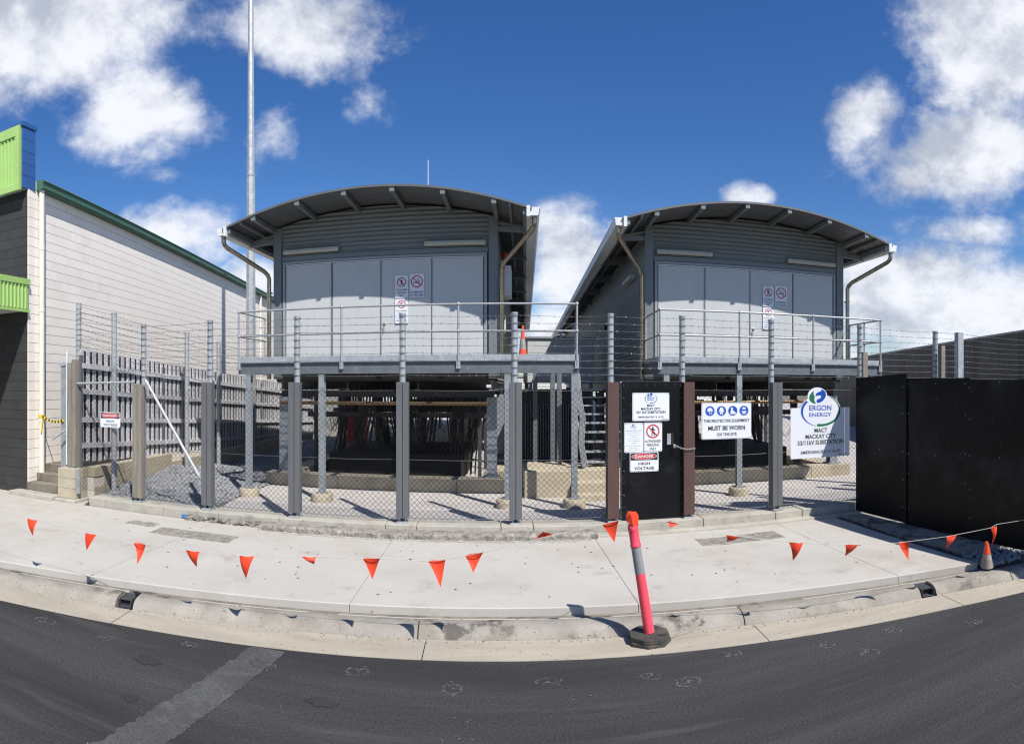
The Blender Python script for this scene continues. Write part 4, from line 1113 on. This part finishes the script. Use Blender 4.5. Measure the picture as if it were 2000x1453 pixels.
def band(par, name, inner, outer, mat, y):
    n = len(inner); mb = MB(); mb.v = [(x, y, z) for x, z in inner] + [(x, y, z) for x, z in outer]
    cl = math.hypot(inner[0][0] - inner[-1][0], inner[0][1] - inner[-1][1]) < 1.6 * math.hypot(inner[0][0] - inner[1][0], inner[0][1] - inner[1][1])
    for i in range(n if cl else n - 1): mb.f.append((i, (i + 1) % n, (i + 1) % n + n, i + n))
    return mb.obj(name, mat, par)
def ring_slash(par, cx_, cz_, r, y=-.006):
    band(par, 'prohibition_ring', ell(cx_, cz_, r * .82, r * .82), ell(cx_, cz_, r, r), 'red', y - .001)
    c, s_ = math.cos(R(-45)), math.sin(R(-45)); h = r * .075; e = r * .9
    flat(par, 'slash', [(cx_ + e * a * c - h * b * s_, cz_ + e * a * s_ + h * b * c) for a, b in ((-1, -1), (1, -1), (1, 1), (-1, 1))], 'red', y - .0015)
def walker(par, cx_, cz_, r, y=-.0055):
    flat(par, 'pictogram', ell(cx_ - r * .02, cz_ + r * .56, r * .11, r * .12, n=14), 'ink', y)
    P = [(-.16, .42), (.10, .42), (.36, .10), (.30, .02), (.10, .2), (.12, -.05), (.32, -.62), (.20, -.66), (-.02, -.15), (-.10, -.66), (-.24, -.66), (-.14, .0), (-.16, .18), (-.34, .0), (-.36, .12)]
    flat(par, 'pictogram', [(cx_ + a * r, cz_ + b * r) for a, b in P], 'ink', y)
def logo(par, cx_, cz_, w_, y=-.006):
    """oval swoosh with a two-leaf globe above its upper left; w_ = oval width"""
    k = w_ / 2
    # green arc: right side, tapering from the top to a thick base
    inn, out = [], []
    for i in range(34):
        a = R(-102 + (168) * i / 33); t = i / 33; th = .135 * (1 - t) ** .7 + .012
        out.append((cx_ + k * math.cos(a), cz_ + k * .68 * math.sin(a))); inn.append((cx_ + k * (1 - th) * math.cos(a), cz_ + k * .68 * (1 - th * 1.1) * math.sin(a)))
    band(par, 'logo_swoosh', inn, out, 'green', y)
    inn, out = [], []
    for i in range(30):
        a = R(138 + 117 * i / 29); t = i / 29; th = .12 * math.sin(math.pi * (1 - t) ** 1.3 * .5 + .12) + .005
        out.append((cx_ + k * math.cos(a), cz_ + k * .68 * math.sin(a))); inn.append((cx_ + k * (1 - th) * math.cos(a), cz_ + k * .68 * (1 - th * 1.1) * math.sin(a)))
    band(par, 'logo_swoosh', inn, out, 'blue', y)
    gx_, gz_ = cx_ - k * .17, cz_ + k * .64; rr = k * .44
    S = lambda pts: [(gx_ + a * rr, gz_ + b * rr * .78) for a, b in pts]
    flat(par, 'logo_leaf', S([(-.42, .72), (-.72, .42), (-.93, .05), (-.95, -.35), (-.8, -.68), (-.5, -.9), (-.15, -.93), (-.32, -.7), (-.38, -.42), (-.34, -.2), (-.3, -.08), (-.42, .1), (-.46, .38)]), 'green', y)
    flat(par, 'logo_leaf', S([(.42, .9), (.7, .78), (.92, .5), (.97, .12), (.86, -.25), (.6, -.6), (.25, -.82), (-.02, -.86), (-.14, -.66), (-.08, -.45), (.15, -.34), (.36, -.2), (.42, .02), (.2, .12), (-.05, .04), (-.24, .0), (-.2, .3), (.02, .5), (.28, .6), (.44, .72)]), 'blue', y)
    lettering(par, 'ERGON', cx_ - k * .03, cz_ + k * .13, k * 1.12, k * .23, 'blue', y - .0005, .014)
    lettering(par, 'ENERGY', cx_ - k * .03, cz_ - k * .165, k * 1.12, k * .17, 'blue', y - .0005, .008)
def rrect(x0, x1, z0, z1, r=.02, n=4):
    p = []
    for (cx_, cz_, a0) in ((x1 - r, z1 - r, 0), (x0 + r, z1 - r, 90), (x0 + r, z0 + r, 180), (x1 - r, z0 + r, 270)):
        for k in range(n + 1): a = R(a0 + 90 * k / n); p.append((cx_ + r * math.cos(a), cz_ + r * math.sin(a)))
    return p[::-1]
def plate(name, label, x0, x1, z0, z1, Y, r=.02, edge=True, rz=0, extra=None, cat='sign'):
    """sign board; its own origin is the middle of its face, lettering sits on the street side"""
    cx_, cz_ = (x0 + x1) / 2, (z0 + z1) / 2; w_, h_ = x1 - x0, z1 - z0
    T = thing(name, label, cat, (cx_, Y, cz_), rz)
    poly = rrect(-w_ / 2, w_ / 2, -h_ / 2, h_ / 2, r); n = len(poly)
    mb = MB(); mb.v = [(x, -.004, z) for x, z in poly] + [(x, 0, z) for x, z in poly]
    mb.f = [tuple(range(n)), tuple(range(2 * n - 1, n - 1, -1))] + [(i, i + n, (i + 1) % n + n, (i + 1) % n) for i in range(n)]
    mb.obj('board', 'sign_white', T)
    if edge:
        i_ = rrect(-w_ / 2 + .012, w_ / 2 - .012, -h_ / 2 + .012, h_ / 2 - .012, max(r - .01, .004)); o_ = rrect(-w_ / 2 + .008, w_ / 2 - .008, -h_ / 2 + .008, h_ / 2 - .008, max(r - .006, .006))
        band(T, 'border_line', i_, o_, 'ink', -.0045)
    m = MB()
    for sx_ in (-1, 1):
        for sz_ in (-1, 1): m.prism([(sx_ * (w_ / 2 - .02) + .006 * math.cos(a), sz_ * (h_ / 2 - .02) + .006 * math.sin(a)) for a in [k * math.pi / 3 for k in range(6)]], -.007, -.004)
    m.obj('screw_heads', 'galv', T)['kind'] = 'stuff'
    return T, w_, h_
def pxplate(name, label, l, t_, r_, b_, Y, **k):
    A, B = at(l, t_, Y), at(r_, b_, Y); A2, B2 = at(r_, t_, Y), at(l, b_, Y)
    return plate(name, label, A.x, B.x, (B.z + B2.z) / 2, (A.z + A2.z) / 2, Y, **k)
def danger(T, w_, h_):
    flat(T, 'header_panel', rrect(-w_ / 2 + .014, w_ / 2 - .014, h_ * .09, h_ / 2 - .014, .008), 'ink', -.0055)
    flat(T, 'header_oval', ell(0, h_ * .285, w_ * .44, h_ * .165), 'sign_white', -.0065)
    flat(T, 'header_oval', ell(0, h_ * .285, w_ * .425, h_ * .15), 'red', -.0072)
    lettering(T, 'DANGER', 0, h_ * .285, w_ * .66, h_ * .155, 'sign_white', -.009, .018)
    lettering(T, 'HIGH', 0, -h_ * .085, w_ * .4, h_ * .145, 'ink', -.006, .022)
    lettering(T, 'VOLTAGE', 0, -h_ * .32, w_ * .7, h_ * .145, 'ink', -.006, .022)
def authorised(T, w_, h_):
    r = w_ * .36; ring_slash(T, 0, h_ * .2, r); walker(T, 0, h_ * .2, r)
    for i, (s, ww) in enumerate((('AUTHORISED', .86), ('PERSONS', .64), ('ONLY', .36))): lettering(T, s, 0, -h_ * (.14 + .13 * i), w_ * ww, h_ * .085, 'ink', -.006, .008)
SY = FY - .012
T, w_, h_ = pxplate('danger_sign', 'danger high voltage sign on the chain link before the grey palings', 196, 805, 235, 835, SY); danger(T, w_, h_)
GY = FY - .022
T, w_, h_ = pxplate('site_sign', 'white substation name sign with small logo, topmost on the black gate', 1235, 767, 1307, 822, GY)
logo(T, 0, h_ * .285, w_ * .34)
for s, zc, ww, hh, bd in (('MACT', .05, .21, .085, .022), ('MACKAY CITY', -.07, .53, .085, .022), ('33/11kV SUBSTATION', -.19, .79, .09, .022), ('EMERGENCIES 13 16 70', -.36, .68, .06, .012)):
    lettering(T, s, 0, h_ * zc, w_ * ww, h_ * hh, 'ink', -.006, bd)
lettering(T, 'MACT SS', w_ * .38, -h_ * .45, w_ * .16, h_ * .035, 'ink', -.006, .0)
T, w_, h_ = pxplate('notice_sign', 'notice of fine print with faint logo, left of the authorised persons sign on the gate', 1219, 826, 1256, 884, GY)
logo(T, 0, h_ * .37, w_ * .3)
for i, (s, ww) in enumerate((('CONDITIONS OF ENTRY TO SITE', .86), ('Doors and gates shall', .66), ('be kept locked and closed', .72), ('at all times', .34), ('Site entry procedures', .62), ('must be complied with', .62), ('at all times', .34), ('Entering is a serious offence', .82), ('Work safely here', .5), ('Take care on the big road', .66))):
    lettering(T, s, 0, h_ * (.24 - .067 * i - (.02 if i > 3 else 0) - (.02 if i > 6 else 0)), w_ * ww, h_ * .026, 'ink', -.006, 0)
T, w_, h_ = pxplate('authorised_persons_sign', 'authorised persons only sign with struck out walker on the black gate', 1257, 825, 1293, 882, GY); authorised(T, w_, h_)
T, w_, h_ = pxplate('danger_sign', 'danger high voltage sign, lowest on the black gate', 1230, 883, 1286, 921, GY - .004); danger(T, w_, h_)
# protective equipment sign
T, w_, h_ = pxplate('protective_equipment_sign', 'white sign with four blue circles about protective equipment on the chain link', 1370, 786, 1467, 857, SY)
zc = h_ * .27; rr = h_ * .135
for i in range(4):
    cx_ = (-.345 + .235 * i) * w_ * .97; flat(T, 'blue_disc', ell(cx_, zc, rr, rr), 'blue', -.0055)
    S = lambda pts: [(cx_ + a * rr, zc + b * rr) for a, b in pts]
    if i == 0:
        flat(T, 'pictogram', S([(-.6, .12), (-.5, .42), (-.2, .66), (.15, .68), (.45, .45), (.55, .15), (.7, .08), (.7, 0), (-.66, 0)]), 'sign_white', -.0072)
        flat(T, 'pictogram', S([(-.4, -.06), (.42, -.06), (.45, -.35), (.25, -.66), (.0, -.74), (-.15, -.5), (-.2, -.25), (-.38, -.2)]), 'sign_white', -.0072)
        flat(T, 'pictogram', S([(-.15, -.12), (.33, -.12), (.33, -.35), (.12, -.6), (.0, -.6), (-.05, -.4)]), 'blue', -.0082)
    elif i == 1:
        flat(T, 'pictogram', S([(-.14, .74), (.14, .74), (.3, .6), (.62, -.2), (.48, -.26), (.27, .1), (.34, -.7), (.08, -.7), (0, -.1), (-.08, -.7), (-.34, -.7), (-.27, .1), (-.48, -.26), (-.62, -.2), (-.3, .6)]), 'sign_white', -.0072)
    elif i == 2:
        flat(T, 'pictogram', S([(-.42, .68), (.0, .68), (.02, .1), (.28, -.14), (.62, -.3), (.62, -.56), (-.5, -.56), (-.5, -.1), (-.38, .1)]), 'sign_white', -.0072)
        flat(T, 'pictogram', S([(-.52, -.6), (.64, -.6), (.64, -.7), (-.52, -.7)]), 'sign_white', -.0072)
    else:
        flat(T, 'pictogram', ell(cx_, zc, rr * .52, rr * .72, n=24), 'sign_white', -.0072)
        flat(T, 'pictogram', S([(-.55, .3), (.55, .3), (.52, -.05), (.12, -.1), (0, .04), (-.12, -.1), (-.52, -.05)]), 'blue', -.0082)
        flat(T, 'pictogram', ell(cx_, zc - rr * .4, rr * .2, rr * .07, n=14), 'blue', -.0082)
lettering(T, 'THIS PROTECTIVE EQUIPMENT', 0, -h_ * .01, w_ * .92, h_ * .10, 'ink', -.006, .02)
lettering(T, 'MUST BE WORN', 0, -h_ * .2, w_ * .74, h_ * .125, 'ink', -.006, .028)
lettering(T, 'ON THIS SITE', 0, -h_ * .375, w_ * .4, h_ * .09, 'ink', -.006, .018)
# big name sign
T, w_, h_ = pxplate('substation_sign', 'largest white substation sign with blue and green oval logo rising above its top edge', 1544, 796, 1659, 893, SY, r=.006, edge=False)
lc = (.0, h_ * .5 - .0); ov = w_ * .345
mb = MB(); pts = ell(0, h_ * .435, ov, ov * .68, n=48); n = len(pts)
mb.v = [(x, -.0046, z) for x, z in pts] + [(x, .0, z) for x, z in pts]; mb.f = [tuple(range(n)), tuple(range(2 * n - 1, n - 1, -1))] + [(i, i + n, (i + 1) % n + n, (i + 1) % n) for i in range(n)]
mb.obj('logo_board', 'sign_white', T)
pts = ell(-ov * .17, h_ * .435 + ov * .62, ov * .48, ov * .375, n=30); n = len(pts); mb = MB()
mb.v = [(x, -.0050, z) for x, z in pts] + [(x, .0004, z) for x, z in pts]; mb.f = [tuple(range(n)), tuple(range(2 * n - 1, n - 1, -1))] + [(i, i + n, (i + 1) % n + n, (i + 1) % n) for i in range(n)]
mb.obj('logo_board', 'sign_white', T)
logo(T, 0, h_ * .435, ov * 1.94, -.0062)
for s, zc, ww, hh, bd in (('MACT', .045, .22, .085, .022), ('MACKAY CITY', -.075, .52, .088, .022), ('33/11kV SUBSTATION', -.195, .78, .09, .022), ('EMERGENCIES 13 16 70', -.385, .67, .062, .014)):
    lettering(T, s, 0, h_ * zc, w_ * ww, h_ * hh, 'ink', -.006, bd)
lettering(T, 'MACT SS', w_ * .38, -h_ * .465, w_ * .16, h_ * .03, 'ink', -.006, .0)
# door notices: three on each room
def door_notice(B, u0, u1, z0, z1, name, label, kind):
    p_ = locl(B, (u0 + u1) / 2, -.047, (z0 + z1) / 2)
    T, w_, h_ = plate(name, label, p_.x - (u1 - u0) / 2, p_.x + (u1 - u0) / 2, z0, z1, p_.y, r=.01, edge=False, rz=-TH)
    if kind == 'auth': authorised(T, w_, h_)
    elif kind == 'smoke':
        r = w_ * .41; cz_ = h_ * .17; ring_slash(T, 0, cz_, r)
        flat(T, 'pictogram', [(-r * .6, cz_ - r * .22), (r * .35, cz_ - r * .22), (r * .35, cz_ - r * .06), (-r * .6, cz_ - r * .06)], 'ink', -.0055)
        flat(T, 'pictogram', [(r * .4, cz_ - r * .22), (r * .55, cz_ - r * .22), (r * .55, cz_ - r * .06), (r * .4, cz_ - r * .06)], 'ink', -.0055)
        for dx in (0, .18):
            band(T, 'pictogram', [(r * (dx + .15 + .1 * math.sin(k)), cz_ + r * (.08 * k + .02)) for k in range(7)], [(r * (dx + .22 + .1 * math.sin(k)), cz_ + r * (.08 * k + .02)) for k in range(7)], 'ink', -.0055)
        lettering(T, 'NO SMOKING', 0, -h_ * .28, w_ * .86, h_ * .09, 'ink', -.006, .012); lettering(T, 'IN THIS AREA', 0, -h_ * .41, w_ * .88, h_ * .09, 'ink', -.006, .012)
    else:
        r = w_ * .3; cz_ = h_ * .29; ring_slash(T, 0, cz_, r)
        flat(T, 'pictogram', ell(r * .1, cz_ + r * .35, r * .16, r * .2, n=12), 'ink', -.0055)
        band(T, 'pictogram', ell(-r * .1, cz_ - r * .3, r * .2, r * .2, n=12), ell(-r * .1, cz_ - r * .3, r * .26, r * .26, n=12), 'red', -.0055)
        for i, (s, ww) in enumerate((('DO NOT USE MOBILE', .8), ('PHONES IN', .5), ('THIS AREA', .45), ('UNAUTHORISED', .6), ('PERSONS PROHIBITED', .84))): lettering(T, s, 0, h_ * (.02 - .1 * i), w_ * ww, h_ * .045, 'ink', -.006, .004)
for B, side, in ((BL, 'left'), (BR, 'right')):
    door_notice(B, .30, .57, 4.14, 4.60, 'authorised_persons_sign', 'struck out walker sign on the %s room doors above the mobile phone notice' % side, 'auth')
    door_notice(B, .60, .90, 4.15, 4.62, 'no_smoking_sign', 'no smoking sign on the %s room doors, right of the walker sign' % side, 'smoke')
    door_notice(B, .30, .57, 3.62, 4.12, 'phone_notice_sign', 'small lower notice with red circle behind the rail on the %s room doors' % side, 'phone')

# ------------------------------------------------------------------ bollard
BB = gr(1268, 1250, .0); bx_, by_ = BB.x, BB.y
bo = thing('bollard', 'leaning red bollard with grey reflective band on a black rubber base', 'bollard', (bx_, by_, -.005))
def octa(r, z0, z1, dx=0, dy=0, rot=.39): return [(dx + r * math.cos(rot + k * math.pi / 4), dy + r * math.sin(rot + k * math.pi / 4)) for k in range(8)], z0, z1
for (r, z0, z1, rot, nm) in ((.205, .0, .03, .5, 'base_layer'), (.195, .032, .075, .30, 'base_layer')):
    p_, a, b = octa(r, z0, z1, rot=rot)
    MB().slab(p_, a, b).obj(nm, 'rubber', bo, bev=.006)
MB().slab([(.10 + .05 * math.cos(t), -.09 + .015 * math.sin(t)) for t in [k * math.pi / 6 for k in range(12)]], .0755, .0775).obj('grip_slot', 'dark', bo)
tl = Vector((-.155, .02, 1.0)).normalized()
def along(s_): return tl * s_ + Vector((0, 0, .08))
def seg(s0, s1, r0, r1, nm, mt, prof=None):
    pts = [(s0, r0), (s1, r1)] if prof is None else prof
    MB().tube([along(a) for a, _ in pts], [r for _, r in pts], 20).obj(nm, mt, bo, smooth=True)
seg(0, .555, .050, .046, 'lower_tube', 'pink')
seg(.555, .80, .0472, .0462, 'reflective_band', 'reflect')
seg(0, 0, 0, 0, 'upper_tube', 'pink', [(.80, .0462), (.804, .050), (.815, .0515), (.826, .050), (.832, .0465), (.93, .046), (.945, .046), (.955, .049), (.985, .050), (1.0, .046), (1.02, .036), (1.045, .036), (1.06, .034), (1.065, .02)])
for o in bo.children:
    if o.name.startswith('upper'): smooth_angle(o, 50)

# ------------------------------------------------------------------ bunting
def bunting(label, flags, YL, extra_pts, seed):
    """flags: (xl, yl, xr, yr, xt, yt) on the plane y = YL(px)"""
    T = thing('bunting', label, 'bunting', (0, 0, 0)); rnd = random.Random(seed)
    cord = []
    for f in flags:
        A = at(f[0], f[1], YL(f[0])); B = at(f[2], f[3], YL(f[2])); C = at(f[4], f[5], YL(f[4]))
        cord += [A, B]
        C.y += rnd.uniform(-.05, .05)
        n = 6; mb = MB(); dv = rnd.choice((-1, 1)) * rnd.uniform(.01, .03); mid = (A + B) / 2
        for i in range(n + 1):
            t = i / n
            for j_ in range(5):
                s_ = j_ / 4; p_ = A.lerp(B, s_).lerp(C, t)
                p_.y += dv * math.sin(math.pi * s_) * (1 - t) * 1.3 + dv * .8 * math.sin(t * 4) + .005
                p_.z += .004 * math.sin(s_ * 7 + t * 5)
                mb.v.append(tuple(p_))
        for i in range(n):
            for j_ in range(4): a = i * 5 + j_; mb.f.append((a, a + 1, a + 6, a + 5))
        mb.obj('flag', 'orange', T, smooth=True)
    pts = sorted(cord + [e if isinstance(e, Vector) else at(*e) for e in extra_pts], key=lambda v: v.x)
    MB().tube(pts, .0026, 5).obj('cord', 'string', T)
    return T
Ltop = Vector((bx_, by_, 0)) + along(1.01)
fl = [(53, 1012, 74, 1016, 65, 1046), (166, 1041, 189, 1044, 168, 1075), (260, 1060, 284, 1063, 270, 1101), (362, 1074, 390, 1077, 380, 1109),
      (467, 1085, 497, 1086, 480, 1130), (588, 1087, 619, 1087, 614, 1101), (708, 1091, 742, 1090, 726, 1133), (836, 1096, 870, 1093, 861, 1145),
      (908, 1086, 945, 1078, 924, 1118), (1046, 1054, 1080, 1045, 1060, 1036), (1176, 1025, 1209, 1016, 1202, 1061)]
YL = lambda p_: 5.28 + .1 * (p_ / 1220)
bunting('orange flag bunting strung left from the leaning bollard along the kerb', fl, YL, [(-120, 960, 5.25), (-300, 890, 5.2), (1000, 1066, YL(1000)), (650, 1089, YL(650)), Ltop], 4)
fr_ = [(1304, 1018, 1334, 1024, 1310, 1030), (1418, 1045, 1449, 1048, 1424, 1061), (1541, 1059, 1569, 1060, 1553, 1097), (1651, 1064, 1679, 1063, 1656, 1088),
       (1755, 1060, 1780, 1057, 1778, 1095), (1848, 1048, 1870, 1044, 1850, 1072), (1935, 1031, 1947, 1024, 1939, 1064)]
YR = lambda p_: 5.38 - .4 * ((p_ - 1250) / 750)
bunting('orange flag bunting strung right from the leaning bollard towards the hoarding', fr_, YR, [(2010, 1014, YR(2010)), (2150, 960, YR(2150)), (1600, 1062, YR(1600)), Ltop], 5)
# loose flag knotted over the bollard top
mb = MB(); c = Vector((bx_, by_, 0)) + along(1.05)
v = [(-.055, -.01, .03), (-.02, -.05, .055), (.03, -.045, .075), (.06, .0, .03), (.045, .03, -.03), (0, -.048, -.045), (-.03, .02, .07), (-.05, -.02, -.02), (.05, -.035, -.04)]
mb.add([c + Vector(q) * 1.08 for q in v], [(0, 1, 6), (1, 2, 6), (2, 3, 6), (0, 7, 1), (7, 5, 1), (1, 5, 2), (5, 8, 2), (2, 8, 3), (8, 4, 3), (7, 4, 5), (3, 4, 6), (4, 7, 0), (4, 0, 6)])
o = mb.obj('knotted_flag', 'orange'); tag(o, 'crumpled orange flag tied over the top of the leaning bollard', 'flag')
# twig by the base
o = MB().tube([gr(1312, 1248, -.01) + Vector((0, 0, .02)), gr(1335, 1238, 0) + Vector((0, 0, .03)), gr(1358, 1229, 0) + Vector((0, 0, .02))], [.004, .003, .002], 5).obj('dry_stalk', 'raw_timber'); tag(o, 'thin dry stalk lying in the gutter beside the bollard base', 'stalk')
